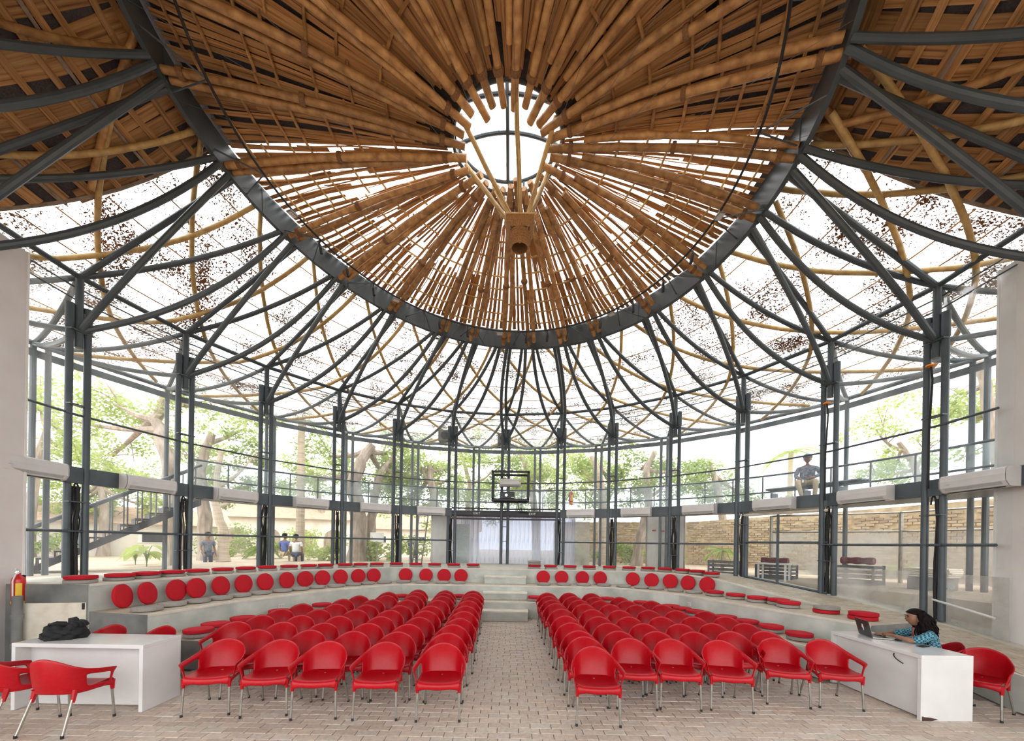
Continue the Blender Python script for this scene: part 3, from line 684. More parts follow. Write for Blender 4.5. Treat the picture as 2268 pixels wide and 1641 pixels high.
for prn, ab, sgn in ((mat_l, aL, -1), (mat_r, aR, 1)):
    grid('backing_sheet', lambda s, t: skin(ab(t)+sgn*(178-abs(ab(t)))*s, t)+Vector((0, 0, .05)), 60, 16, 'tarp', prn)
    end = 158
    def strip(a0, da, t0, t1, w_, lift, pr):
        n = max(6, int((t1-t0)*14)); path = []; nrms = []
        for k in range(n+1):
            t = t0+(t1-t0)*k/n; a = a0+da*(t-t0)
            if abs(a) < abs(ab(t))+.3 or abs(a) > end+6: 
                if len(path) > 2: break
                path = []; nrms = []; continue
            nm = (skin(a+.5, t)-skin(a-.5, t)).cross(skin(a, t+.03)-skin(a, t-.03)).normalized(); nm = nm if nm.z > 0 else -nm; nrms.append(nm)
            path.append(skin(a, t)+nm*(lift+.006*(1 if (k//2) % 2 else -1)))
        if len(path) < 3: return
        sides = []
        for k in range(len(path)):
            d = (path[min(k+1, len(path)-1)]-path[max(k-1, 0)]); sides.append(d.cross(nrms[k]).normalized())
        mb = MB(); mb.ribbon(path, sides, w_, .008); obj('mat_strip', mb, 'bamboo_strip', pr)
    # family one leans one way, family two the other
    for fam in (0,):
        a = 72.0
        while a < end+6:
            strip(sgn*a, sgn*random.uniform(6, 11), 0.0, 1.7, random.choice([.12, .17, .21, .25]), .008, prn)
            a += random.uniform(2.1, 2.9)
        t = .06
        while t < 1.6:
            q = abs(ab(t))+.6
            while q < end:
                q2 = min(end+3, q+random.uniform(22, 40)); n = max(4, int((q2-q)/2)); sl = random.uniform(-.02, .05); pth, sds = [], []; wv = random.choice([.10, .14, .18, .22])
                for k in range(n+1):
                    a_ = sgn*(q+(q2-q)*k/n); tt = max(.01, t+sl*k/n); nm = (skin(a_+.5, tt)-skin(a_-.5, tt)).cross(skin(a_, tt+.03)-skin(a_, tt-.03)).normalized(); nm = nm if nm.z > 0 else -nm
                    pth.append(skin(a_, tt)+nm*(-.012+.01*(1 if k % 2 else -1)))
                    sds.append((skin(a_, tt+.03)-skin(a_, tt-.03)).normalized())
                mb = MB(); mb.ribbon(pth, sds, wv, .008); obj('mat_strip', mb, 'bamboo_strip', prn); q = q2-.8
            t += random.uniform(.075, .11)
    # long bamboo poles below the mat
    for a0, da in ((100, -16), (112, 22), (128, -20), (142, -25), (96, 26), (120, 30)):
        pts = [skin(sgn*(a0+da*t), t)+Vector((0, 0, -.13)) for t in [i/12*1.7 for i in range(13)] if abs(a0+da*t) > abs(ab(t))+.5]
        if len(pts) > 2: bamboo(pts, .05, prn, 'bamboo_pole', 'bamboo')
    mb = MB(); vs = []
    for i_ in range(41):
        q_ = sgn*(80+100*i_/40); vs += [ringp(q_, RR-.14, .60), ringp(q_, RR+.30, .66)]
    mb.add(vs, [(2*i_, 2*i_+2, 2*i_+3, 2*i_+1) for i_ in range(40)]); obj('flashing_sheet', mb, 'tarp', prn)
    # timber edge lath
    pts = [skin(ab(t)+sgn*.5, t)+Vector((0, 0, -.02)) for t in [i/12*1.5 for i in range(13)]]
    mb = MB(); mb.tube(pts, .03, 6); obj('edge_lath', mb, 'bark', prn, smooth=True)
    for tt in (.33, .72):
        pts = [skin(sgn*q, tt)+Vector((0, 0, -.02)) for q in range(int(abs(ab(tt)))+1, 150, 3)]
        mb = MB(); mb.tube(pts, .028, 6); obj('mat_lath', mb, 'bark', prn, smooth=True)
# bamboo diagonals and thin battens under the clear skin
lat = empty('bamboo_lattice', skin(0, .5), 'pale bamboo poles crossing diagonally under the clear roof membrane', 'bamboo lattice')
for k in range(-7, 8):
    a0 = COLA[k]+7 if k < 7 else COLA[k]
    for da in (-17, 17):
        pts = []
        for i in range(19):
            t = .05+1.8*i/18; a = a0+da*(t-.4)*1.05
            if aL(t)-14 < a < aR(t)+14: pts.append(skin(a, t)+Vector((0, 0, -.10 if da > 0 else -.17)))
        if len(pts) > 4: bamboo(pts, .047, lat, 'bamboo_pole', 'bamboo_pale', step=.34, n=8)
for t in (.16, .36, .56, .76, .9, 1.2, 1.45, 1.7):
    pts = [skin(aL(t)+(aR(t)-aL(t))*i/60, t)+Vector((0, 0, -.03)) for i in range(61)]
    mb = MB(); mb.tube(pts, .013, 5); obj('batten', mb, 'bamboo', lat)

# ------------------------------------------------------------------ inner bamboo ceiling
OX, OY, OZ, ORR = -.19, 7.12, 9.22, .90
ceil = empty('ceiling', (RX, RY, 8.8), 'conical bamboo ceiling of radiating culms and split strips around a round skylight', 'ceiling', kind='structure')
fr_ = sorted(list(RNODE.values()))
allr = fr_+[120.5+i*13.0 for i in range(0, 11)]
allr = [a for a in allr if a < 255]
allr.append(fr_[0]+360)
def cone(a, f, dz=0):
    """f 0 at the ring, 1 at the skylight rim"""
    p = ringp(a, RR-.05, .10); ar = math.radians(a); q = Vector((OX+ORR*math.sin(ar), OY+ORR*math.cos(ar), OZ))
    x = p.lerp(q, f); x.z += dz+.10*math.sin(math.pi*f); return x
def lift(f): return .36*max(0, 1-f)**1.6
def isdark(a):
    a = (a+180) % 360-180
    return a < -80 or a > 94
NS = 0; spare = MB()
for k, a in enumerate(allr[:-1]):
    an = allr[k+1]; w2 = 1.3
    # double culm rafter
    r = .062
    bamboo([cone(a, f) for f in (-.03, .25, .5, .75, 1.03+random.uniform(-.02, .05))], r*random.uniform(.92, 1.08), ceil, 'bamboo_rafter')
    da = 1.7
    pts = [cone(a+da*(1+1.6*f), f, .035) for f in (random.uniform(.0, .03), .3, .6, .88)]
    bamboo(pts, r*random.uniform(.8, 1.0), ceil, 'bamboo_rafter')
    for f in (.05, .45+random.uniform(-.05, .05), .93):
        p = cone(a, f); q = cone(a, f+.018); mb = MB(); mb.tube([p, p.lerp(q, .3), p.lerp(q, .7), q], [.082, .088, .086, .08], 10); obj('rope_lashing', mb, 'rope', ceil, smooth=True)
    # strips
    dark = isdark((a+an)/2); wid = math.radians(an-a)*RR
    nst = max(4, int(wid/(.135 if dark else .128)))
    def mk(f0, f1, u, wd, dz):
        global NS
        n = 7; path = []; j1, j2 = random.uniform(-.05, .05), random.uniform(-.04, .04)
        for i in range(n+1):
            f = f0+(f1-f0)*i/n; uu = u+j1*math.sin(f*5)+j2*f
            path.append(cone(a+(an-a)*uu, f, dz+lift(f)+.02*math.sin(f*9+u*7)))
        ar = math.radians(a+(an-a)*u); sd = Vector((math.cos(ar), -math.sin(ar), 0))
        ws = [wd*(1-.55*(f0+(f1-f0)*i/n))*random.uniform(.9, 1.1) for i in range(n+1)]
        if NS < 300 and abs((a+180) % 360-180) < 140:
            mb = MB(); mb.ribbon(path, sd, ws, .007); obj('split_strip', mb, 'bamboo_strip', ceil); NS += 1
        else: spare.ribbon(path, sd, ws, .007)
    for s in range(nst):
        u = (s+.5)/nst+random.uniform(-.2, .2)/nst
        if dark: mk(random.uniform(-.01, .02), random.uniform(.8, .99), u, random.uniform(.09, .145), .10)
        elif s % 2: mk(.0, random.uniform(.93, 1.0), u, random.uniform(.07, .10), .09)
        else:
            mk(.0, random.uniform(.36, .46), u, random.uniform(.08, .11), .105)
            if random.random() < .25: mk(random.uniform(.48, .56), random.uniform(.9, 1.0), u, random.uniform(.06, .09), .1)
    # extra thin splints
    for s in range(int(nst*1.6) if not dark else nst):
        u = random.uniform(.04, .96); f0 = random.choice([0, 0, .3, .42, .5]); f1 = min(1, f0+random.uniform(.35, .5)); n = 5
        path = [cone(a+(an-a)*(u+.02*math.sin(i*1.3+u*9)), f0+(f1-f0)*i/n, .115+lift(f0+(f1-f0)*i/n)) for i in range(n+1)]; ar = math.radians(a+(an-a)*u)
        spare.ribbon(path, Vector((math.cos(ar), -math.sin(ar), 0)), random.uniform(.012, .038), .006)
    # purlins between the culms
    for f in ([.07, .17, .27, .37, .48, .6, .73] if an-a > 9 else [.1, .25, .4, .6]):
        ff = f+random.uniform(-.02, .02); m_ = 3 if dark else 4
        pts = [cone(a+(an-a)*i/m_, ff, .072+lift(ff)) for i in range(m_+1)]
        mb = MB(); mb.tube(pts, .022 if not dark else .026, 6); obj('purlin', mb, 'bamboo_pale' if not dark else 'bamboo', ceil, smooth=True)
o = obj('splint_layer', spare, 'bamboo_strip', ceil); o['kind'] = 'stuff'
# dark sheet over the front half, clear sheet over the back half
grid('backing_sheet', lambda s, t: cone(94+186*s, t/2*1.0-.01, .20+lift(t/2)), 70, 8, 'tarp', ceil)
cs = grid('clear_sheet', lambda s, t: cone(-80+174*s, t/2*.985, .20+lift(t/2)), 70, 8, 'skylight_film', ceil)
# skylight: two steel hoops, posts, cross bars and clear dome
sky = empty('skylight', (OX, OY, OZ), 'round skylight of pale steel bars and clear dome at the ceiling centre', 'skylight')
for z, r in ((OZ+.12, 1.0), (OZ+.38, 1.02)):
    mb = MB(); mb.tube([(OX+r*math.sin(i*math.pi/24), OY+r*math.cos(i*math.pi/24), z) for i in range(49)], .034, 8, cap=False); obj('hoop', mb, 'steel', sky, smooth=True)
for i in range(20):
    q = i*math.pi/10; mb = MB(); mb.box((OX+1.01*math.sin(q), OY+1.01*math.cos(q), OZ+.25), (.05, .012, .27), rz=-q); obj('hoop_post', mb, 'steel', sky)
def dome(x, y): return OZ+.38+.28*(1-min(1, (x*x+y*y)/1.02**2))
mb = MB(); mb.tube([(OX-.02, OY+y, dome(0, y)) for y in [-1.02+i*.102 for i in range(21)]], .036, 8); obj('glazing_bar', mb, 'steel', sky, smooth=True)
for y0 in (-.38, .28):
    hx = math.sqrt(1.02**2-y0*y0); mb = MB(); mb.tube([(OX+x, OY+y0, dome(x, y0)) for x in [-hx+i*hx/10 for i in range(21)]], .036, 8); obj('glazing_bar', mb, 'steel', sky, smooth=True)
mb = MB(); vs = [(OX, OY, dome(0, 0)+.02)]
for j in range(1, 6):
    for i in range(32): q = i*math.pi/16; r = 1.02*j/5; vs.append((OX+r*math.sin(q), OY+r*math.cos(q), dome(r, 0)+.02))
fs = [(0, 1+i, 1+(i+1) % 32) for i in range(32)]+[(1+(j-1)*32+i, 1+j*32+i, 1+j*32+(i+1) % 32, 1+(j-1)*32+(i+1) % 32) for j in range(1, 5) for i in range(32)]
mb.add(vs, fs); obj('clear_dome', mb, 'skylight_film', sky, smooth=True)
# hub: woven basket lamp on bamboo struts, held by wires
HX, HY, HZ = .05, 7.10, 7.86
hub = empty('basket_lamp', (HX, HY, 7.2), 'woven bamboo basket lamp hanging below the skylight', 'lamp')
mb = MB(); ws_ = [(.25, .0), (.245, -.05), (.21, -.12), (.175, -.16)]
for (h0, z0), (h1, z1) in zip(ws_, ws_[1:]):
    vs = [Vector((HX+sx*h, HY+sy*h, HZ+z)) for h, z in ((h0, z0), (h1, z1)) for sx, sy in ((-1, -1), (1, -1), (1, 1), (-1, 1))]
    mb.add(vs, [(i, (i+1) % 4, 4+(i+1) % 4, 4+i) for i in range(4)])
obj('woven_hood', mb, 'basket', hub)
mb = MB()
for sx, sy, ex, ey in ((-1, -1, 1, -1), (1, -1, 1, 1), (1, 1, -1, 1), (-1, 1, -1, -1)): mb.tube([(HX+sx*.25, HY+sy*.25, HZ), (HX+ex*.25, HY+ey*.25, HZ)], .014, 6)
obj('hood_rim', mb, 'bamboo_pale', hub)
mb = MB(); prof = [(.15, -.13), (.185, -.18), (.20, -.26), (.195, -.33), (.175, -.40), (.15, -.43), (.145, -.425), (.168, -.39), (.185, -.32), (.19, -.26), (.175, -.19), (.10, -.15)]
mb.lathe(prof, 28, (HX, HY, HZ)); obj('woven_bowl', mb, 'basket', hub, smooth=True)
for z, r in ((-.20, .193), (-.245, .20), (-.29, .201), (-.335, .197), (-.38, .184), (-.425, .152)):
    mb = MB(); mb.tube([(HX+r*math.sin(i*math.pi/14), HY+r*math.cos(i*math.pi/14), HZ+z) for i in range(29)], .009, 5, cap=False); obj('weave_hoop', mb, 'basket', hub)
mb = MB(); mb.lathe([(.02, -.20), (.05, -.25), (.045, -.30), (.01, -.33)], 14, (HX, HY, HZ)); obj('bulb', mb, 'white_plastic', hub, smooth=True)
strs = empty('strut_cluster', (HX, HY, HZ), 'six bamboo struts rising from the basket lamp to the skylight rim', 'bamboo struts')
for q in (-118, -62, -20, 62, 118, 172):
    ar = math.radians(q); e_ = Vector((OX+.93*math.sin(ar), OY+.93*math.cos(ar), OZ+.16)); b_ = Vector((HX+.10*math.sin(ar), HY+.10*math.cos(ar), HZ-.05))
    bamboo([b_, b_.lerp(e_, .5), e_], .042, strs, 'bamboo_strut', 'bamboo_pale', step=.42)
wires = empty('tie_wires', (HX, HY, HZ-.2), 'thin steel tie wires fanning from the basket lamp to the ring', 'wires')
for k, a in enumerate(allr[:-1]):
    p = Vector((HX, HY, HZ-.06)); q = ringp(a+4, RR-.06, .05); mb = MB(); mb.tube([p, q], .003, 4); obj('wire', mb, 'steel', wires)
# ------------------------------------------------------------------ red armchairs
def tabv(s, tab):
    a = abs(s)
    for (s0, v0), (s1, v1) in zip(tab, tab[1:]):
        if a <= s1:
            k = (a-s0)/(s1-s0); return [u+(v-u)*k for u, v in zip(v0, v1)]
    return tab[-1][1]
BASE = [(0, (0, .185, .405)), (.14, (.085, .182, .405)), (.28, (.165, .158, .402)), (.40, (.212, .10, .395)), (.52, (.232, .03, .392)), (.66, (.24, -.06, .392)), (.8, (.243, -.14, .388)), (.92, (.243, -.195, .375)), (1, (.238, -.232, .36))]
TOP = [(0, (0, .232, .79)), (.14, (.095, .226, .775)), (.28, (.172, .198, .735)), (.40, (.222, .145, .69)), (.52, (.255, .07, .65)), (.66, (.277, -.03, .622)), (.8, (.29, -.12, .606)), (.92, (.294, -.185, .596)), (1, (.286, -.222, .584))]
def make_chair():
    root = empty('armchair', (0, 0, 0), 'red plastic armchair', 'chair')
    sv = [-1, -.95, -.88, -.81, -.74, -.67, -.6, -.52, -.46, -.40, -.34, -.28, -.2, -.1, 0]; sv = sv+[-x for x in sv[-2::-1]]
    vv = [0, .12, .24, .36, .5, .62, .74, .86, 1.0]
    mb = MB(); ns, nv = len(sv), len(vv); vs = []
    for v in vv:
        for s in sv:
            b, t = tabv(s, BASE), tabv(s, TOP); sg = -1 if s < 0 else 1
            x = b[0]+(t[0]-b[0])*v; y = b[1]+(t[1]-b[1])*v; z = b[2]+(t[2]-b[2])*v
            a = abs(s)
            if a < .45: y += .03*math.sin(math.pi*v)*(1-a/.45)
            if a > .9: y += .028*math.sin(math.pi*v)
            if v > .85 and a > .5: x += .012*(v-.85)/.15; 
            vs.append((sg*x, y, z))
    fs = []
    for j in range(nv-1):
        for i in range(ns-1):
            a = abs((sv[i]+sv[i+1])/2); v = (vv[j]+vv[j+1])/2
            if .49 < a < .87 and .22 < v < .73: continue
            fs.append((j*ns+i, j*ns+i+1, (j+1)*ns+i+1, (j+1)*ns+i))
    mb.add(vs, fs); o = obj('backrest', mb, 'red_plastic', root, smooth=True, ang=180, local=True)
    m = o.modifiers.new('s', 'SOLIDIFY'); m.thickness = .013; m.offset = 0; m = o.modifiers.new('u', 'SUBSURF'); m.levels = 1; bake(o)
    # seat pan with rolled front skirt
    mb = MB(); xs = [-1, -.9, -.6, -.3, 0, .3, .6, .9, 1]; vs = []
    prof = [(.20, .452), (.12, .434), (.02, .428), (-.10, .436), (-.19, .448), (-.235, .443), (-.252, .42), (-.250, .372)]
    for j, (y, z) in enumerate(prof):
        hwid = tabv(min(1, .28+.0*y), BASE)[0] if y > .15 else .238 if y < .05 else .222
        for x in xs:
            zz = z-.014*(1-x*x)*(1 if j < 6 else 0)+(.012 if abs(x) > .95 and j < 6 else 0)
            if j == 7: zz = .372-.03*(abs(x) > .8)-.012*math.cos(x*3.0)
            yy = y-(.018*(1-x*x) if j > 3 else 0)
            vs.append((x*hwid, yy, zz))
    nx = len(xs); mb.add(vs, [(j*nx+i, j*nx+i+1, (j+1)*nx+i+1, (j+1)*nx+i) for j in range(len(prof)-1) for i in range(nx-1)])
    o = obj('seat', mb, 'red_plastic', root, smooth=True, ang=180, local=True)
    m = o.modifiers.new('s', 'SOLIDIFY'); m.thickness = .012; m.offset = 0; m = o.modifiers.new('u', 'SUBSURF'); m.levels = 1; bake(o)
    for s in (-1, 1):
        for (p, q, sk) in (((.232, -.222, .405), (.243, -.248, 0), ((.236, -.226, .43), (.236, -.230, .325))), ((.196, .125, .42), (.226, .262, 0), ((.196, .12, .44), (.204, .150, .315)))):
            mb = MB(); mb.tube([(s*p[0], p[1], p[2]), (s*q[0], q[1], q[2]+.012)], .0125, 8); lg = obj('leg', mb, 'aluminium', root, smooth=True, local=True)
            mb = MB(); mb.tube([(s*q[0], q[1], .03), (s*q[0], q[1], 0)], .0145, 8); obj('foot_cap', mb, 'black_rubber', lg, smooth=True, local=True)
            mb = MB(); a_, b_ = sk; mb.tube([(s*a_[0], a_[1], a_[2]), (s*b_[0], b_[1], b_[2])], [.026, .017], 8); obj('leg_socket', mb, 'red_plastic', root, smooth=True, local=True)
    mb = MB(); mb.lathe([(.0, 0), (.014, 0), (.014, .003), (.0, .004)], 10, (0, .10, .425)); obj('drain_badge', mb, 'aluminium', root, local=True)
    return root
chair0 = make_chair(); first_chair = [True]
def place_chair(x, y, rz, label, group):
    c = chair0 if first_chair[0] else copy_tree(chair0); first_chair[0] = False
    c.location = (x, y, 0); c.rotation_euler = (0, 0, rz); c['label'] = label; c['group'] = group; return c
CH = {
'L1': [(-0.82, 4.64), (-0.86, 5.19), (-0.87, 5.75), (-0.84, 6.27), (-0.86, 6.94), (-0.9, 7.58), (-0.93, 8.3), (-0.94, 8.92), (-0.96, 9.57), (-1.0, 10.1)],
'L2': [(-1.54, 4.65), (-1.55, 5.21), (-1.55, 5.73), (-1.52, 6.31), (-1.54, 6.94), (-1.57, 7.51), (-1.59, 8.31), (-1.6, 8.97), (-1.67, 9.58), (-1.71, 10.05)],
'L3': [(-2.24, 4.64), (-2.16, 5.21), (-2.16, 5.76), (-2.16, 6.32), (-2.2, 6.96), (-2.17, 7.49), (-2.24, 8.27), (-2.29, 8.95), (-2.37, 9.62), (-2.45, 10.12)],
'L4': [(-2.85, 4.69), (-2.78, 5.24), (-2.82, 5.73), (-2.84, 6.3), (-2.81, 6.94), (-2.84, 7.52), (-2.95, 8.22), (-2.89, 8.94), (-3.05, 9.54)],
'L5': [(-3.52, 4.69), (-3.48, 5.21), (-3.45, 5.74), (-3.48, 6.31), (-3.48, 6.91), (-3.46, 7.55), (-3.6, 8.22), (-3.48, 8.8)],
'L6': [(-4.14, 5.73), (-4.11, 6.27), (-4.14, 6.89), (-4.09, 7.5)],
'R1': [(1.01, 4.59), (1.0, 5.1), (0.99, 5.47), (0.97, 6.05), (0.96, 6.64), (0.98, 7.4), (0.95, 8.11), (0.93, 8.64), (0.92, 9.28), (0.93, 9.91)],
'R2': [(1.6, 5.06), (1.57, 5.49), (1.56, 6.07), (1.53, 6.64), (1.58, 7.4), (1.55, 8.09), (1.55, 8.68), (1.51, 9.29), (1.5, 9.98)],
'R3': [(2.15, 5.06), (2.13, 5.51), (2.13, 6.08), (2.07, 6.67), (2.1, 7.36), (2.1, 8.08), (2.03, 8.65), (2.02, 9.26), (2.08, 9.95)],
'R4': [(2.78, 5.03), (2.67, 5.52), (2.72, 6.1), (2.65, 6.72), (2.68, 7.42), (2.65, 8.09), (2.64, 8.7), (2.63, 9.29)],
'R5': [(3.64, 5.22), (3.25, 5.59), (3.29, 6.19), (3.24, 6.77), (3.22, 7.43), (3.23, 8.17), (3.19, 8.73)],
'R6': [(4.25, 5.16), (3.8, 5.65), (3.85, 6.24), (3.85, 6.84), (3.77, 7.41)]}
for k, pts in CH.items():
    side = 'left' if k[0] == 'L' else 'right'; c = int(k[1])
    colw = 'aisle column' if c == 1 else '%s column from the aisle' % ORD[c-1]
    for r, (x, y) in enumerate(pts):
        lab = 'red armchair, %s block, %s, %s' % (side, colw, 'nearest one' if r == 0 else 'farthest one' if r == len(pts)-1 else '%s from the front' % ORD[r])
        x3 = max(-4.6, min(4.6, x)); rz = -x3*.052
        if k == 'R5' and r == 0: rz = -.27
        place_chair(x, y, rz+random.uniform(-.035, .035), lab, 'red armchairs in the %s seating block' % side)
# facing: the shell's open side looks to -Y (towards the camera); rz turns it
place_chair(-4.71, 4.15, math.pi+.03, 'red armchair seen from behind in front of the left white desk', 'armchairs around the left desk')
place_chair(-5.36, 4.22, math.pi-.35, 'red armchair cut by the left edge of the photo', 'armchairs around the left desk')
place_chair(-5.66, 5.36, .05, 'red armchair behind the left white desk beside the black bag', 'armchairs around the left desk')
place_chair(-4.93, 5.33, -.08, 'red armchair behind the right end of the left white desk', 'armchairs around the left desk')
place_chair(5.95, 4.93, -1.12, 'empty red armchair at the near end of the right white desk', 'armchairs around the right desk')
place_chair(5.93, 5.40, -1.95, 'red armchair the woman sits on behind the right desk', 'armchairs around the right desk')

# ------------------------------------------------------------------ round cushions
def cushion_mesh(name, mat):
    mb = MB(); r, h = .205, .058
    prof = [(.0, 0), (r-.03, 0), (r-.012, .004), (r-.003, .012), (r, h*.5), (r-.003, h-.012), (r-.012, h-.004), (r-.035, h+.001), (r*.5, h+.006), (0.001, h+.007)]
    mb.lathe(prof, 36); 
    for z in (.008, h-.008): mb.tube([((r-.004)*math.cos(i*math.pi/18), (r-.004)*math.sin(i*math.pi/18), z) for i in range(37)], .0045, 5, cap=False)
    return mb.mesh(name, mat, True, 50)
RED, GREY = cushion_mesh('red_cushion', 'red_cloth'), cushion_mesh('grey_cushion', 'grey_cloth')
def cushion(kind, loc, label, group, M=None):
    o = link('red_cushion' if kind == 'r' else 'grey_cushion', RED if kind == 'r' else GREY)
    o.matrix_world = Matrix.Translation(loc) @ (M if M is not None else Matrix.Rotation(random.uniform(0, 6), 4, 'Z'))
    tag(o, label, 'cushion', group)
TOPC = [(-7.2, 6.5), (-7.08, 7.01), (-7.02, 7.47), (-6.89, 7.91), (-6.74, 8.37), (-6.56, 8.85), (-6.36, 9.32), (-6.15, 9.81), (-5.88, 10.27), (-5.57, 10.7), (-5.3, 11.07), (-4.91, 11.49), (-4.59, 11.8), (-4.22, 12.15), (-3.68, 12.43), (-3.06, 12.43), (-2.46, 12.43), (-1.84, 12.43), (-1.22, 12.43), (0.72, 12.43), (1.26, 12.43), (1.86, 12.43), (2.49, 12.43), (3.13, 12.43), (3.7, 12.31), (4.2, 12.01), (4.62, 11.74), (5.0, 11.42), (5.27, 11.08), (5.52, 10.74)]
def nth(k): return ORD[k] if k < 16 else {16: 'seventeenth', 17: 'eighteenth', 18: 'nineteenth', 19: 'twentieth', 20: 'twenty-first', 21: 'twenty-second', 22: 'twenty-third', 23: 'twenty-fourth', 24: 'twenty-fifth', 25: 'twenty-sixth', 26: 'twenty-seventh'}.get(k, 'last')
TH = .0595
for k, (x, y) in enumerate(TOPC):
    a = math.degrees(math.atan2(x-CX, y-CY)); z = hw(a)
    if a > 38: z += .014
    if k == 19:
        for j, c in enumerate('grgg'):
            cushion(c, (x+random.uniform(-.01, .01), y, z+.002+j*(TH+.006)), ['bottom grey cushion of the tall stack at the top of the aisle', 'red cushion inside the tall stack at the top of the aisle', 'upper middle grey cushion of the tall stack beside the aisle', 'topmost grey cushion of the tall stack beside the aisle'][j], 'cushions on the top tier')
        continue
    w_ = 'top tier left, %s from left wall' % nth(k) if k < 19 else 'top tier right, %s from aisle stack' % nth(k-20)
    cushion('g', (x, y, z+.002), 'grey cushion under a red one, '+w_, 'cushions on the top tier')
    cushion('r', (x+random.uniform(-.02, .02), y+random.uniform(-.01, .01), z+.002+TH+.006), 'red cushion on a grey one, '+w_, 'cushions on the top tier')
LEAN = [(-6.71, 6.65, 81.94), (-6.65, 7.05, 81.94), (-6.56, 7.57, 71.74), (-6.45, 7.92, 71.74), (-6.29, 8.38, 71.74), (-6.11, 8.84, 66.8), (-5.91, 9.31, 66.8), (-5.68, 9.82, 66.8), (-5.41, 10.2, 53.53), (-5.14, 10.58, 53.53), (-4.83, 10.99, 53.53), (-4.47, 11.34, 43.67), (-4.13, 11.66, 43.67), (-3.27, 12.01, 0.0), (-2.64, 12.01, 0.0), (-2.08, 12.01, 0.0), (-1.56, 12.01, 0.0), (0.98, 12.01, 0.0), (1.55, 12.01, 0.0), (2.19, 12.01, 0.0), (2.74, 12.01, 0.0), (3.69, 11.82, -30.65), (4.16, 11.54, -30.65), (4.61, 11.28, -30.65), (4.95, 10.89, -53.13), (5.27, 10.46, -53.13)]
for k, (x, y, an) in enumerate(LEAN):
    ex = max(0, 20-2.4*k) if k < 9 else 0; an = math.radians(an); nrm = Vector((math.sin(an), -math.cos(an), 0)); x += nrm.x*.19*math.sin(math.radians(ex)); y += nrm.y*.19*math.sin(math.radians(ex)); an += math.radians(ex); nrm = Vector((math.sin(an), -math.cos(an), 0))   # out of the riser
    tilt = math.radians(82+random.uniform(-3, 3)); ax = Vector((math.cos(an), math.sin(an), 0))
    zc = Vector((0, 0, 1)); M = Matrix.Rotation(tilt, 4, ax) @ Matrix.Rotation(random.uniform(0, 6), 4, 'Z')
    up = (M.to_3x3() @ Vector((0, 0, 1)))
    if up.dot(nrm) < 0: M = Matrix.Rotation(-tilt, 4, ax) @ Matrix.Rotation(random.uniform(0, 6), 4, 'Z')
    p = Vector((x, y, H2+.207))+nrm*(-.02)
    w_ = 'left side, %s from the left wall' % nth(k) if k < 17 else 'right side, %s from the aisle' % nth(k-17)
    cushion('r', p, 'red cushion leaning against the riser, '+w_, 'leaning red cushions', M)
FLAT = [(-6.05, 6.47), (-6.08, 6.98), (-5.96, 7.39), (-5.85, 7.84), (-5.77, 8.27), (-5.62, 8.70), (-5.38, 9.14), (-5.18, 9.54), (-4.98, 9.97), (-4.67, 10.35), (-4.37, 10.75), (-4.11, 11.12), (-3.74, 11.45), (-3.25, 11.7), (-2.69, 11.7), (-2.08, 11.7), (-1.58, 11.64), (0.97, 11.68), (1.59, 11.7), (2.18, 11.7), (2.79, 11.7), (3.32, 11.5), (3.75, 11.22), (4.09, 10.95), (4.46, 10.56), (4.79, 10.2)]
for k, (x, y) in enumerate(FLAT):
    w_ = 'left side, %s from the left end' % nth(k) if k < 17 else 'right side, %s from the aisle' % nth(k-17)
    cushion('g', (x, y, H2+.008), 'single grey cushion on middle tier, '+w_, 'single grey cushions on the middle tier')
P2 = [(5.08, 9.72, 'gr'), (5.30, 9.2, 'gr'), (5.52, 8.73, 'gr'), (5.75, 8.38, 'gr'), (5.70, 8.0, 'gr'), (5.98, 7.38, 'rg'), (6.10, 6.74, 'rr')]
for k, (x, y, s) in enumerate(P2):
    w_ = ['%s pair after the grey row on right middle tier' % ORD[k] for _ in (0,)][0] if k < 5 else ['the pair with grey on top, right middle tier', 'the two red cushions behind the laptop'][k-5]
    for j, c in enumerate(s):
        cushion(c, (x+.012*j, y, H2+.008+j*(TH+.006)), '%s cushion, %s of %s' % ('red' if c == 'r' else 'grey', 'lower' if j == 0 else 'upper', w_), 'stacked cushions on the middle tier')
P1 = [(-5.05, 6.3), (-5.12, 6.76), (-5.05, 7.32), (-4.82, 8.12), (-4.41, 9.05), (-3.08, 10.8), (-1.48, 10.98), (0.66, 10.95), (2.69, 10.93), (3.43, 10.28), (3.99, 9.7), (4.12, 9.33), (4.26, 8.95), (4.60, 8.3), (4.78, 7.83), (4.93, 7.36), (5.03, 6.75)]
for k, (x, y) in enumerate(P1):
    w_ = 'lowest tier left, %s from left desk' % ORD[k] if k < 7 else 'lowest tier right, %s from aisle' % ORD[k-7]
    cushion('g', (x, y, H1+.008), 'grey cushion under a red one, '+w_, 'cushions on the lowest tier')
    cushion('r', (x+random.uniform(-.02, .02), y, H1+.008+TH+.006), 'red cushion on a grey one, '+w_, 'cushions on the lowest tier')

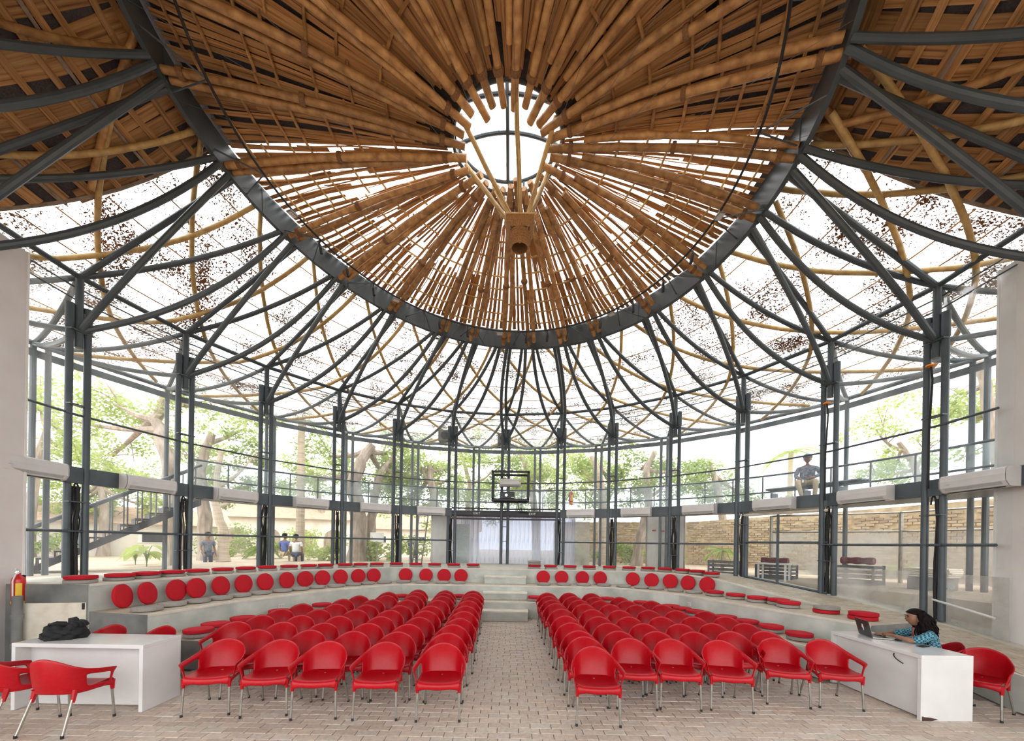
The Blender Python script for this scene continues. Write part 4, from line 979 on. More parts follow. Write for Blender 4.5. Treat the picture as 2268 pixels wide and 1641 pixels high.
# ------------------------------------------------------------------ air conditioners
def make_ac():
    root = empty('air_conditioner', (0, 0, 0), '', 'air conditioner', 'air conditioners on the ring beam')
    w_, hs = 1.0, [(.0, .0), (.0, .31), (-.17, .31), (-.205, .285), (-.215, .20), (-.21, .09), (-.16, .015), (-.12, 0)]
    mb = MB(); n = len(hs); vs = [(x, y, z) for x in (-w_/2, w_/2) for y, z in hs]
    mb.add(vs, [(i, (i+1) % n, n+(i+1) % n, n+i) for i in range(n)]+[tuple(range(n)), tuple(range(n, 2*n))[::-1]])
    obj('casing', mb, 'white_plastic', root, local=True)
    mb = MB(); mb.box((0, -.188, .058), (w_-.14, .055, .004), M=Matrix.Rotation(-.98, 3, 'X')); obj('louvre', mb, 'grille_grey', root, local=True)
    mb = MB(); mb.box((0, -.135, -.002), (w_-.16, .03, .012)); obj('outlet_slot', mb, 'black_metal', root, local=True)
    for s in (-1, 1):
        mb = MB(); mb.add([(s*(w_/2+.006), y, z) for y, z in hs]+[(s*(w_/2-.012), y, z) for y, z in hs], [tuple(range(n))]+[(i, (i+1) % n, n+(i+1) % n, n+i) for i in range(n)]); obj('end_cap', mb, 'white_plastic', root, local=True)
    mb = MB(); mb.box((-.36, -.2165, .14), (.07, .002, .012)); obj('label_plate', mb, 'grille_grey', root, local=True)
    return root
ac0 = make_ac(); ac_first = True
for i in list(range(-7, -1))+list(range(1, 7)):
    f = {-7: .575, -6: .58, -5: .575, -4: .58, -3: .60, -2: .60, 1: .42, 2: .43, 3: .43, 4: .45, 5: .445, 6: .415}[i]
    p = chord(i, f, RC-.04); d = pol(COLA[i+1], RC, 0)-pol(COLA[i], RC, 0)
    c = ac0 if ac_first else copy_tree(ac0); ac_first = False
    c.location = (p.x, p.y, BEAM0-.01); c.rotation_euler = (0, 0, math.atan2(d.y, d.x))
    sd, m = ('left', -1-i) if i < 0 else ('right', i)
    c['label'] = 'white wall air conditioner on the ring beam, %s to the %s of the exit doors' % (ORD[m-1], sd)

# ------------------------------------------------------------------ desks
def desk(label, x0, x1, y0, y1, front, h=.78):
    e = empty('desk', ((x0+x1)/2, (y0+y1)/2, 0), label, 'desk', 'white laminate desks'); t = .045
    mb = MB(); mb.cbox(((x0+x1)/2, (y0+y1)/2, h-t/2), (x1-x0, y1-y0, t), .003); obj('desk_top', mb, 'white_laminate', e)
    if front == 'y':
        for x in (x0+t/2, x1-t/2):
            mb = MB(); mb.cbox((x, (y0+y1)/2, (h-t)/2), (t, y1-y0, h-t), .003); obj('side_panel', mb, 'white_laminate', e)
        mb = MB(); mb.cbox(((x0+x1)/2, y0+.16, (h-t)/2+.01), (x1-x0-2*t, .02, h-t-.02), .002); obj('front_panel', mb, 'white_laminate', e)
    else:
        for y in (y0+t/2, y1-t/2):
            mb = MB(); mb.cbox(((x0+x1)/2, y, (h-t)/2), (x1-x0, t, h-t), .003); obj('side_panel', mb, 'white_laminate', e)
        mb = MB(); mb.cbox((x0+.07, (y0+y1)/2, (h-t)/2+.01), (.02, y1-y0-2*t, h-t-.02), .002); obj('front_panel', mb, 'white_laminate', e)
    return e
desk('long white laminate desk with recessed front at the left', -5.80, -4.27, 4.52, 5.04, 'y')
dk = desk('white laminate desk with chipped end panel where the woman sits', 4.90, 5.52, 4.63, 5.95, 'x')
mb = MB(); mb.prism([(0, 0), (.11, 0), (.19, .014), (.16, .024), (.1, .036), (.03, .042), (0, .05)], 0, .004)
o = obj('chipped_corner', mb, 'board_dark' if 'board_dark' in MATS else 'bark', dk); o.data.transform(Matrix.Translation((4.915, 4.627, .004)) @ Matrix.Rotation(math.pi/2, 4, 'X'))
mb = MB(); mb.tube(bez((4.957, 5.02, .70), (4.90, 5.0, .66), (4.955, 4.9, .60), 8), .006, 6); obj('cable_end', mb, 'black_rubber', dk)
# black bag on the left desk
mb = MB(); vs = []; n, m = 36, 14
for j in range(m+1):
    f = j/m
    for i in range(n):
        q = 2*math.pi*i/n; r = (1-f**2.2)**.5 if f < 1 else .02
        k = 1+.10*math.sin(3*q+f*4)+.07*math.sin(7*q-f*9)+.05*math.sin(11*q+f*15)
        hgt = .15+.065*max(0, math.cos(q-.9))*(1-f*.4)+.03*math.sin(2*q+1)
        vs.append((.225*r*k*math.cos(q)+.05*f, .16*r*k*math.sin(q), hgt*f*1.12+(.012*math.sin(5*q+f*20)+.008*math.sin(9*q-f*31) if 0 < j < m else 0)+(.02 if 0 < j < m else 0)*f))
mb.add(vs, [(j*n+i, j*n+(i+1) % n, (j+1)*n+(i+1) % n, (j+1)*n+i) for j in range(m) for i in range(n)]+[tuple(range(n))[::-1], tuple(range(m*n, m*n+n))])
for k in range(7):
    q = -.6+k*.35; mb.tube(bez((.09+.05*math.cos(q), .05*math.sin(q), .16), (.12+.09*math.cos(q), .09*math.sin(q), .225), (.15+.10*math.cos(q), .10*math.sin(q), .15), 6), [.02, .022, .026, .028, .026, .022, .018], 6)
bag = obj('bag', mb, 'black_cloth', smooth=True, ang=180); bag.location = (-5.52, 4.80, .781); tag(bag, 'crumpled black cloth bag lying on the left white desk', 'bag')
mb = MB(); mb.tube([(-.12, -.05, .15), (-.06, -.10, .185), (.04, -.09, .19), (.12, -.02, .16)], .012, 6); obj('bag_strap', mb, 'black_cloth', bag, smooth=True, local=True)
# laptop, mouse, phone
lp = empty('laptop', (5.235, 5.58, .782), 'open black laptop with white emblem on its lid on the right desk', 'laptop', rz=-.30)
mb = MB(); mb.cbox((.01, 0, .010), (.24, .34, .018), .004); obj('base', mb, 'aluminium', lp, local=True)
mb = MB(); mb.box((.02, 0, .0205), (.15, .29, .003)); obj('keyboard', mb, 'black_metal', lp, local=True)
Ml = Matrix.Rotation(math.radians(-14), 3, 'Y')
mb = MB(); mb.box(Vector((-.112, 0, .012))+Ml @ Vector((0, 0, .118)), (.009, .34, .236), M=Ml); lid = obj('lid', mb, 'projector_black', lp, local=True)
mb = MB(); mb.box(Vector((-.106, 0, .012))+Ml @ Vector((0, 0, .122)), (.003, .31, .20), M=Ml); obj('screen', mb, 'black_metal', lid, local=True)
mb = MB(); em = [(-.012, -.05), (.006, -.045), (.012, -.015), (.03, .0), (.016, .012), (.012, .045), (-.004, .03), (-.016, .04), (-.014, .005), (-.028, -.01), (-.012, -.02)]
vs = [Vector((-.112, 0, .012))+Ml @ Vector((-.0055, y, .13+z)) for y, z in em]; vs += [v+Ml @ Vector((-.0015, 0, 0)) for v in vs]; k = len(em)
mb.add(vs, [tuple(range(k)), tuple(range(k, 2*k))[::-1]]+[(i, (i+1) % k, k+(i+1) % k, k+i) for i in range(k)]); obj('lid_emblem', mb, 'white_print', lid, local=True)
mb = MB(); mb.lathe([(.0, 0), (.030, 0), (.034, .010), (.026, .024), (.008, .031), (.001, .032)], 16); o = obj('computer_mouse', mb, 'black_metal', smooth=True); o.location = (5.36, 5.37, .781); o.scale = (1.4, .95, 1); tag(o, 'black computer mouse under the hand of the seated person', 'mouse')
mb = MB(); mb.cbox((0, 0, .005), (.15, .075, .009), .004); o = obj('phone', mb, 'projector_black'); o.location = (5.37, 5.06, .781); o.rotation_euler = (0, 0, .3); tag(o, 'dark phone lying flat on the right white desk', 'phone')
mb = MB(); mb.box((0, 0, .0045), (.13, .062, .002)); mb.v = [(x, y, z+.0055) for x, y, z in mb.v]; obj('phone_screen', mb, 'black_metal', o, local=True)

# ------------------------------------------------------------------ fire extinguishers
def extinguisher(loc, s, label, rz=0):
    e = empty('fire_extinguisher', loc, label, 'fire extinguisher', rz=rz)
    mb = MB(); mb.lathe([(.0, 0), (.07, 0), (.078, .015), (.078, .40), (.07, .44), (.035, .475), (.025, .49), (.025, .52), (.0, .52)], 20); mb.v = [(x*s, y*s, z*s) for x, y, z in mb.v]; obj('cylinder', mb, 'red_paint', e, smooth=True, local=True)
    mb = MB(); mb.lathe([(.078, .03), (.0795, .03), (.0795, .075), (.078, .075)], 20); mb.v = [(x*s, y*s, z*s) for x, y, z in mb.v]; obj('yellow_band', mb, 'yellow_print', e, local=True)
    mb = MB()
    n = 8; vs = [(.0795*math.sin(q), -.0795*math.cos(q), z) for z in (.13, .36) for q in [-.1+i*.9/n for i in range(n+1)]]
    mb.add(vs, [(i, i+1, n+2+i, n+1+i) for i in range(n)]); mb.v = [(x*s*1.005, y*s*1.005, z*s) for x, y, z in mb.v]; obj('label', mb, 'yellow_print', e, local=True)
    mb = MB(); mb.box((0, -.02, .535), (.03, .05, .04)); mb.tube([(0, .02, .55), (0, -.09, .585)], .009, 6); mb.tube([(0, .02, .53), (0, -.10, .535)], .009, 6); mb.v = [(x*s, y*s, z*s) for x, y, z in mb.v]; obj('valve_handle', mb, 'chrome', e, local=True)
    mb = MB(); mb.tube([(.02, -.02, .53), (.0, -.10, .50), (-.03, -.10, .40), (-.03, -.092, .20), (-.03, -.09, .12)], .010, 7); mb.v = [(x*s, y*s, z*s) for x, y, z in mb.v]; obj('hose', mb, 'board_white', e, smooth=True, local=True)
    mb = MB(); mb.box((0, .085, .44), (.10, .02, .08)); mb.v = [(x*s, y*s, z*s) for x, y, z in mb.v]; obj('wall_bracket', mb, 'black_metal', e, local=True)
    return e
extinguisher((-7.86, 6.20, .92), 1.0, 'red fire extinguisher with yellow band hung on the left white wall', rz=.6)
extinguisher((2.28, 15.2, 3.62), 1.05, 'red fire extinguisher on the upper balcony right of the cage', rz=0)
# hatch board and pipe at the end of the left tiers
mb = MB(); mb.cbox((0, 0, .50), (.80, .03, .84), .006); ht = obj('hatch_board', mb, 'board'); ht.location = (-7.27, 6.205, .05); ht.rotation_euler = (0, 0, math.atan2(.21, .8)); tag(ht, 'stained pale plywood hatch closing the left end of the top tier', 'hatch')
mb = MB(); mb.box((.37, -.02, .86), (.03, .02, .10)); obj('latch', mb, 'black_metal', ht, local=True)
mb = MB(); mb.tube([(-7.62, 6.0, 0), (-7.62, 6.0, 1.1)], .06, 12); pp = tag(obj('drain_pipe', mb, 'dark_concrete', smooth=True), 'grey vertical drain pipe beside the plywood hatch', 'pipe')
for z in (.3, .75): mb = MB(); mb.tube([(-7.62, 6.0, z), (-7.62, 6.0, z+.07)], .07, 12); obj('pipe_collar', mb, 'dark_concrete', pp, smooth=True)
# wall sockets on the risers
for x, y, z, an, lab in ((-1.1, 12.09, 1.02, 0, 'white socket plate on the top riser left of the aisle steps'), (-6.0, 9.3, 1.04, 66.8, 'white socket plate on the top riser between leaning cushions'), (-5.02, 8.48, .60, 65.5, 'white socket plate on the middle riser at left'), (4.42, 9.62, .62, -69.4, 'white socket plate on the middle riser at right')):
    a = math.radians(an); e = empty('wall_socket', (x, y, z), lab, 'socket', rz=a)
    mb = MB(); mb.cbox((0, -.012, 0), (.13, .02, .09), .004); obj('plate', mb, 'white_plastic', e, local=True)
    mb = MB(); mb.box((-.03, -.023, 0), (.035, .004, .05)); mb.box((.03, -.023, 0), (.035, .004, .05)); obj('switch', mb, 'grille_grey', e, local=True)

# ------------------------------------------------------------------ projector cage
PY = 14.55; PC = Vector((-.10, PY, 0)); cg = empty('projector_cage', (-.07, PY, 3.66), 'dark steel open cage on the centre column holding the projector', 'cage')
x0, x1, z0, z1, ya, yb = -.74, .57, 3.66, 4.68, PY-.35, PY+.35
for x in (x0, x1):
    for y in (ya, yb): mb = MB(); mb.box((x, y, (z0+z1)/2), (.075, .075, z1-z0)); obj('cage_post', mb, 'black_metal', cg)
for z in (z0, z1):
    for y in (ya, yb): mb = MB(); mb.box(((x0+x1)/2, y, z), (x1-x0+.075, .075, .075)); obj('cage_rail', mb, 'black_metal', cg)
    for x in (x0, x1): mb = MB(); mb.box((x, PY, z), (.075, yb-ya, .075)); obj('cage_rail', mb, 'black_metal', cg)
mb = MB(); mb.box(((x0+x1)/2, PY, z0+.01), (x1-x0, yb-ya, .02)); obj('cage_shelf', mb, 'black_metal', cg)
for s in (-.12, .12): mb = MB(); mb.tube([(-.235+s, yb, z0), (-.235+s, RC+CY-.06, z0-.05)], .025, 6); obj('cage_bracket', mb, 'steel', cg)
for k in range(3): mb = MB(); mb.tube(bez((.22+.05*k, PY, z0), (.0+.1*k, PY, z0-.45), (.42+.1*k, PY+.2, z0-.42), 10), .014, 6); obj('cable', mb, 'black_rubber', cg, smooth=True)
pj = empty('projector', (-.2, PY-.15, z0+.02), 'black projector standing on the cage shelf', 'projector')
mb = MB(); mb.cbox((-.2, PY-.12, z0+.165), (.53, .36, .25), .02); obj('body', mb, 'projector_black', pj)
Mx = Matrix.Rotation(math.pi/2, 3, 'X')
mb = MB(); mb.lathe([(.055, 0), (.066, .0), (.066, .04), (.055, .045), (.05, .02), (.001, .015)], 20, (-.24, PY-.295, z0+.17), M=Mx); obj('lens', mb, 'black_metal', pj, smooth=True)
mb = MB(); mb.lathe([(.05, 0), (.052, .004), (.001, .005)], 20, (-.24, PY-.32, z0+.17), M=Mx); obj('lens_glass', mb, 'chrome', pj, smooth=True)
mb = MB(); mb.box((-.405, PY-.302, z0+.10), (.06, .004, .045)); obj('blue_badge', mb, 'blue_print', pj)
mb = MB(); mb.box((-.01, PY-.302, z0+.09), (.10, .004, .035)); obj('white_badge', mb, 'white_print', pj)
for s in (-.2, .2): mb = MB(); mb.tube([(-.2+s, PY-.2, z0+.02), (-.2+s, PY-.2, z0+.045)], .02, 8); obj('foot', mb, 'black_rubber', pj)
c = copy_tree(ac0); c.location = (-.10, PY+.12, z0+.52); c.rotation_euler = (0, 0, 0); c.scale = (.78, 1, .92); c['label'] = 'white air conditioner mounted inside the projector cage'
mb = MB(); mb.box((.26, PY-.097, z0+.70), (.05, .004, .05)); o = obj('sticker', mb, 'yellow_print', cg); mb = MB(); mb.box((.25, PY-.099, z0+.715), (.03, .004, .02)); obj('sticker', mb, 'red_paint', cg)
# camera on its arm, second column to the right
p = pol(COLA[2], RC-.15, 4.0); e = empty('security_camera', p, 'small white security camera on the second column right of the cage', 'camera')
mb = MB(); mb.tube([p+Vector((0, -.12, 0)), p+Vector((0, -.10, 0)), p+Vector((0, .06, .03))], [.03, .04, .04], 12); obj('camera_body', mb, 'white_plastic', e, smooth=True)
mb = MB(); mb.tube([p+Vector((0, 0, 0)), p+Vector((0, .12, -.1))], .012, 6); obj('camera_arm', mb, 'white_plastic', e)
mb = MB(); mb.tube([p+Vector((0, -.125, 0)), p+Vector((0, -.119, 0))], .022, 10); obj('camera_lens', mb, 'black_metal', e)
# loudspeakers behind the columns
for i, dx, lab in ((-1, -.42, 'grey loudspeaker behind the first column left of the cage'), (0, -.12, 'grey loudspeaker behind the centre column')):
    p = pol(COLA[i], RC+.38, 6.0)+Vector((dx*.6, 0, 0)); e = empty('loudspeaker', p, lab, 'loudspeaker', 'loudspeakers behind the columns')
    mb = MB(); mb.cbox(p+Vector((0, 0, .18)), (.52, .3, .44), .03); obj('cabinet', mb, 'dark_concrete', e)
    mb = MB(); mb.lathe([(.13, 0), (.15, .0), (.15, .02), (.13, .02), (.06, .005), (.001, .01)], 18, p+Vector((0, -.155, .18)), M=Mx); obj('cone', mb, 'black_metal', e, smooth=True)
# orange cable caps on two right columns
for i, lab in ((5, 'orange cable cap on the fifth column right of the cage'), (6, 'orange cable cap on the sixth column right of the cage')):
    p = pol(COLA[i], RC-.10, 5.50); e = empty('cable_cap', p, lab, 'cable cap')
    mb = MB(); mb.lathe([(.0, 0), (.08, 0), (.075, .025), (.04, .04), (.001, .042)], 16, p); obj('cap', mb, 'orange_plastic', e, smooth=True)
    mb = MB(); mb.tube([p+Vector((0, 0, -.01)), p+Vector((.03, 0, -.25)), p+Vector((-.02, 0, -1.2)), p+Vector((0, .02, -2.3))], .018, 6); obj('cable', mb, 'black_rubber', e, smooth=True)
# ------------------------------------------------------------------ balcony around the hall
bal = empty('balcony', pol(20, 9.9, 3.3), 'dark steel balcony with railing running around outside the glass', 'balcony')
mb = MB(); A0, A1 = -62, 104
vs = []
for i in range(67):
    a = A0+(A1-A0)*i/66
    vs += [pol(a, 8.75, 3.24), pol(a, 10.9, 3.24), pol(a, 10.9, 3.32), pol(a, 8.75, 3.32)]
mb.add(vs, [(4*i+j, 4*i+4+j, 4*i+4+(j+1) % 4, 4*i+(j+1) % 4) for i in range(66) for j in range(4)])
obj('deck', mb, 'steel', bal)
for z, r in ((4.48, .032), (3.92, .028)):
    mb = MB(); mb.tube([pol(A0+(A1-A0)*i/66, 10.85, z) for i in range(67)], r, 8); obj('handrail', mb, 'steel', bal, smooth=True)
for i in range(34):
    a = A0+(A1-A0)*i/33; mb = MB(); mb.tube([pol(a, 10.85, 3.3), pol(a, 10.85, 4.48)], .022, 6); obj('baluster', mb, 'steel', bal)
mb = MB(); vs = []
for i in range(67):
    a = A0+(A1-A0)*i/66; vs += [pol(a, 10.88, 3.34), pol(a, 10.88, 4.46)]
mb.add(vs, [(2*i, 2*i+2, 2*i+3, 2*i+1) for i in range(66)]); obj('safety_net', mb, 'net', bal)
bn = empty('bench', pol(62, 10.2, 3.32), 'grey slatted steel bench on the balcony under the seated man', 'bench')
for k in range(3):
    mb = MB(); vs = [pol(a, 10.05+k*.15, 3.90) for a in range(56, 71)]; mb.tube(vs, .035, 4); obj('seat_slat', mb, 'steel', bn)
for a in (57, 62, 67): 
    mb = MB(); mb.box(pol(a, 10.2, 3.55), (.05, .4, .46), rz=math.radians(-a)); obj('leg', mb, 'steel', bn)
# steel stair up to the balcony on the left
st = empty('outdoor_stair', at(90, 1250, 11.6), 'dark steel stair rising to the balcony outside the left glass', 'stair')
S0, S1 = Vector((-12.2, 9.6, 1.12)), Vector((-9.9, 12.2, 3.28)); nT = 12; d = (S1-S0); flat = Vector((d.x, d.y, 0)).normalized(); sd = Vector((-flat.y, flat.x, 0)); rz = math.atan2(flat.y, flat.x)
for k in range(nT):
    p = S0+d*((k+1)/nT); mb = MB(); mb.box(p-flat*.13, (.30, 1.1, .04), rz=rz); mb.box(p-flat*.27+Vector((0, 0, -.09)), (.02, 1.1, .18), rz=rz); obj('tread', mb, 'black_metal', st)
for s in (-.58, .58):
    mb = MB(); q = sd*s; mb.add([S0+q, S1+q, S1+q+Vector((0, 0, -.22)), S0+q+flat*.25+Vector((0, 0, -.0)), S0+q+sd*.03, S1+q+sd*.03, S1+q+sd*.03+Vector((0, 0, -.22)), S0+q+sd*.03+flat*.25], [(0, 1, 2, 3), (4, 5, 6, 7), (0, 1, 5, 4), (2, 3, 7, 6), (1, 2, 6, 5)]); obj('stringer', mb, 'black_metal', st)
    mb = MB(); mb.tube([S0+q+Vector((0, 0, 1.0)), S1+q+Vector((0, 0, 1.0))], .035, 8); obj('handrail', mb, 'steel', st, smooth=True)
    for k in range(0, nT, 1):
        p = S0+d*((k+.5)/nT)+q; mb = MB(); mb.tube([p, p+Vector((0, 0, 1.0))], .018, 5); obj('baluster', mb, 'steel', st)

# ------------------------------------------------------------------ buildings and walls beyond the garden
def house(name, label, p, q, h, roofh, arches=0, wins=0, depth=3.0, rw='roof_tile'):
    p, q = Vector((*p, gz)), Vector((*q, gz)); d = q-p; t = d.normalized(); nn = Vector((-t.y, t.x, 0))
    if nn.y < 0: nn = -nn
    e = empty(name, (p+q)/2, label, 'building')
    mb = MB(); mb.prism([tuple(p.xy), tuple(q.xy), tuple((q+nn*depth).xy), tuple((p+nn*depth).xy)], gz, gz+h); obj('wall', mb, 'plaster', e)
    if roofh:
        o = .35; a, b = p-t*o-nn*o, q+t*o-nn*o; c, d2 = q+t*o+nn*(depth/2), p-t*o+nn*(depth/2); u0, u1 = Vector((0, 0, h-.05)), Vector((0, 0, h+roofh))
        c2, d3 = q+t*o+nn*(depth+o), p-t*o+nn*(depth+o)
        mb = MB(); mb.add([a+u0, b+u0, c+u1, d2+u1, c2+u0, d3+u0], [(0, 1, 2, 3), (3, 2, 4, 5), (0, 3, 5), (1, 4, 2)]); obj('roof', mb, rw, e)
    L = d.length
    for k in range(arches):
        f = (k+.5)/arches; c = p+d*f-nn*.02; w2 = L/arches*.32; hh = h*.72; mb = MB()
        pts = [(-w2, 0), (w2, 0)]+[(w2*math.cos(g), hh*.6+w2*math.sin(g)) for g in [i*math.pi/10 for i in range(11)]]
        vs = [c+t*x+Vector((0, 0, z)) for x, z in pts]; mb.add(vs+[v-nn*.03 for v in vs], [tuple(range(len(pts))), tuple(range(len(pts), 2*len(pts)))[::-1]]+[(i, (i+1) % len(pts), len(pts)+(i+1) % len(pts), len(pts)+i) for i in range(len(pts))])
        obj('arch_opening', mb, 'bark', e)
    for k in range(wins):
        f = (k+.5)/wins; c = p+d*f-nn*.03+Vector((0, 0, h*.55)); mb = MB(); mb.box(c, (L/wins*.4, .06, h*.3), rz=math.atan2(t.y, t.x)); w_ = obj('window', mb, 'board_white', e)
        mb = MB(); mb.box(c-nn*.02, (L/wins*.34, .06, h*.25), rz=math.atan2(t.y, t.x)); obj('pane', mb, 'black_metal', w_)
    return e
house('cottage', 'pale plastered cottage with arched openings beyond the left trees', (-20.5, 27), (-12.6, 30), 2.6, 1.1, arches=4)
house('cottage', 'low tiled cottage behind the palm trunk', (-13, 33), (-3.0, 34), 2.1, 1.4, wins=3)
house('cottage', 'tan plastered house behind the outdoor steel stair', (-24, 15), (-17, 23), 1.7, .9, wins=2)
# long boundary wall on the right
bw = empty('boundary_wall', (8, 20, gz), 'old tan brick boundary wall beyond the right glass', 'wall')
WP = [(2.4, 22.5), (9.2, 20.5), (13.6, 15.6), (15.2, 11.0), (15.4, 5.5)]
for k, (p, q) in enumerate(zip(WP, WP[1:])):
    p, q = Vector((*p, 0)), Vector((*q, 0)); t = (q-p).normalized(); nn = Vector((t.y, -t.x, 0)); nn = nn if nn.y > 0 or nn.x > 0 else -nn
    mb = MB(); ht_ = [3.35, 3.35, 3.6, 3.7, 3.7]; mb.prism([tuple(p.xy), tuple(q.xy), tuple((q+nn*.4).xy), tuple((p+nn*.4).xy)], gz-.2, [ht_[k], ht_[k+1], ht_[k+1], ht_[k]]); obj('wall_section', mb, 'stone_wall', bw)
    L = (q-p).length; cnt = 0; cst = MB(); yy = 0
    z = gz+.05; row = 0
    while z < 3.3:
        x = .1+(.14 if row % 2 else 0)
        while x < L-.3:
            if random.random() < .8:
                c = p+t*(x+.13)-nn*.012; cst.box((c.x, c.y, z+.05), (.25, .05, .085), rz=math.atan2(t.y, t.x))
            x += .28
        z += .105; row += 1
    o = obj('brick_courses', cst, 'wall_brick', bw); o['kind'] = 'stuff'
def panel(name, label, c, w_, h, rz, mat, cat, frame=True):
    e = empty(name, c, label, cat); mb = MB(); mb.cbox(Vector(c)+Vector((0, 0, h/2)), (w_, .03, h), .004, rz=rz); obj('sheet', mb, mat, e)
    if frame:
        for s in (-1, 1): mb = MB(); mb.box(Vector(c)+Vector((s*w_/2*math.cos(rz), s*w_/2*math.sin(rz), h/2)), (.05, .06, h), rz=rz); obj('frame_post', mb, 'aluminium', e)
    return e
pn = panel('notice_panel', 'white outdoor notice panel standing right of the third right column', (6.25, 15.9, gz), 1.55, 2.15, -.75, 'board_white', 'panel')
for k, (m, dx, dz) in enumerate((('red_paint', -.1, 1.55), ('blue_print', .35, 1.6), ('red_paint', -.45, 1.58))):
    mb = MB(); c = Vector((6.25, 15.9, gz))+Vector((dx*math.cos(-.75), dx*math.sin(-.75), dz))-Vector((.012, .03, 0))*1.0; mb.box(c, (.16, .02, .06), rz=-.75); obj('printed_mark', mb, m, pn)
panel('notice_panel', 'white side panel left of the exit doors', (-2.95, 16.0, gz), .7, 2.05, .25, 'board_white', 'panel')
panel('notice_panel', 'white side panel right of the exit doors', (2.85, 16.2, gz), .75, 2.0, -.2, 'dusty_film', 'panel', False)
sg = empty('sign_board', at(835, 1245, 18), 'small white sign board on a post beside the forked trunk', 'sign'); p = at(835, 1190, 18)
mb = MB(); mb.cbox(p, (.62, .04, .45), .01); obj('sign_face', mb, 'board_white', sg); mb = MB(); mb.tube([Vector((p.x, p.y+.04, gz)), Vector((p.x, p.y+.04, p.z))], .025, 6); obj('sign_post', mb, 'aluminium', sg)
# ladder by the white side panel
ld = empty('ladder', (-4.1, 17.2, gz), 'aluminium ladder leaning outside left of the exit doors', 'ladder')
for s in (-.2, .2): mb = MB(); mb.tube([(-4.15+s, 17.0, gz), (-4.0+s, 17.6, gz+2.3)], .03, 4); obj('side_rail', mb, 'aluminium', ld)
for k in range(7): f = (k+.5)/7; mb = MB(); mb.tube([(-4.35+.15*f, 17.0+.6*f, gz+2.3*f), (-3.95+.15*f, 17.0+.6*f, gz+2.3*f)], .018, 5); obj('rung', mb, 'aluminium', ld)

# clutter stored behind the right glass
zc = 1.12
def crate(c, w_, dp, h, label, mat='crate', rz=0):
    e = empty('storage_crate', c, label, 'crate', 'crates stored behind the right glass', rz=rz)
    mb = MB(); mb.box((0, 0, .02), (w_, dp, .04)); obj('base', mb, mat, e, local=True)
    for s in (-1, 1):
        for k in range(4):
            z = h*(k+.6)/4; mb = MB(); mb.box((0, s*dp/2, z), (w_, .025, h*.13)); obj('slat', mb, mat, e, local=True); mb = MB(); mb.box((s*w_/2, 0, z), (.025, dp, h*.13)); obj('slat', mb, mat, e, local=True)
        for s2 in (-1, 1): mb = MB(); mb.box((s*w_/2, s2*dp/2, h/2), (.05, .05, h)); obj('corner_post', mb, mat, e, local=True)
    return e
def clutter_pt(x, y, D): p = at(x, y, D); return p
crate((7.0, 12.7, zc), .9, .6, .5, 'black slatted crate outside nearest the fourth right column', rz=-.7)
crate((8.1, 11.9, zc), .9, .6, .42, 'black slatted crate in the middle of the stored clutter', rz=-.9)
crate((9.3, 10.4, zc), .8, .6, .5, 'black slatted crate nearest the fifth right column', rz=-1.1)
def rug(c, rz, label):
    mb = MB(); n = 16; L = .7; vs = [(L*(i/n-.5), (.10+.012*math.sin(i*1.3))*math.cos(q), .10+(.09+.01*math.sin(i))*math.sin(q)) for i in range(n+1) for q in [j*math.pi/7 for j in range(14)]]
    mb.add(vs, [(i*14+j, i*14+(j+1) % 14, (i+1)*14+(j+1) % 14, (i+1)*14+j) for i in range(n) for j in range(14)]+[tuple(range(14)), tuple(range(n*14, n*14+14))[::-1]])
    o = obj('rolled_rug', mb, 'rug_red', smooth=True, ang=60); o.location = c; o.rotation_euler = (0, 0, rz); tag(o, label, 'rug')
noise_mat('rug_red', (.10, .02, .03), (.24, .06, .07), 14, .95, stretch=(6, 1, 1))
rug((8.05, 11.9, zc+.44), -.9, 'rolled dark red rug on the middle black crate')
rug((9.25, 10.4, zc+.52), -1.1, 'rolled dark red rug on the crate by the fifth right column')
tbx = empty('small_table', (7.55, 11.2, zc), 'small white table standing outside the right sliding door', 'table', rz=-.85)
mb = MB(); mb.cbox((0, 0, .47), (.75, .5, .04), .006); obj('table_top', mb, 'white_plastic', tbx, local=True)
for sx in (-.33, .33):
    for sy in (-.2, .2): mb = MB(); mb.box((sx, sy, .225), (.045, .045, .45)); obj('leg', mb, 'white_plastic', tbx, local=True)
for k in range(5):
    mb = MB(); mb.cbox((0, 0, .02), (.8, .55, .035), .006); o = obj('wood_sheet', mb, 'board'); o.location = (9.9+random.uniform(-.03, .03), 9.15, zc+.3+k*.042); o.rotation_euler = (0, 0, -1.2+random.uniform(-.06, .06))
    tag(o, '%s board of the flat stack outside the fifth right bay' % ['lowest', 'second', 'third', 'fourth', 'topmost'][k], 'board', 'stacked boards')
mb = MB(); mb.cbox((0, 0, .15), (.7, .5, .30), .02); o = obj('plinth_block', mb, 'dark_concrete'); o.location = (9.9, 9.15, zc); o.rotation_euler = (0, 0, -1.2); tag(o, 'concrete block under the stacked boards', 'block')
shd = empty('storage_shelter', (10.5, 9.8, zc), 'pale steel storage frame with sheet walls outside the right glass', 'shelter')
for (x, y) in ((8.6, 12.9), (10.9, 10.9), (11.4, 8.4)):
    mb = MB(); mb.box((x, y, zc+1.0), (.07, .07, 2.0)); obj('frame_post', mb, 'aluminium', shd)
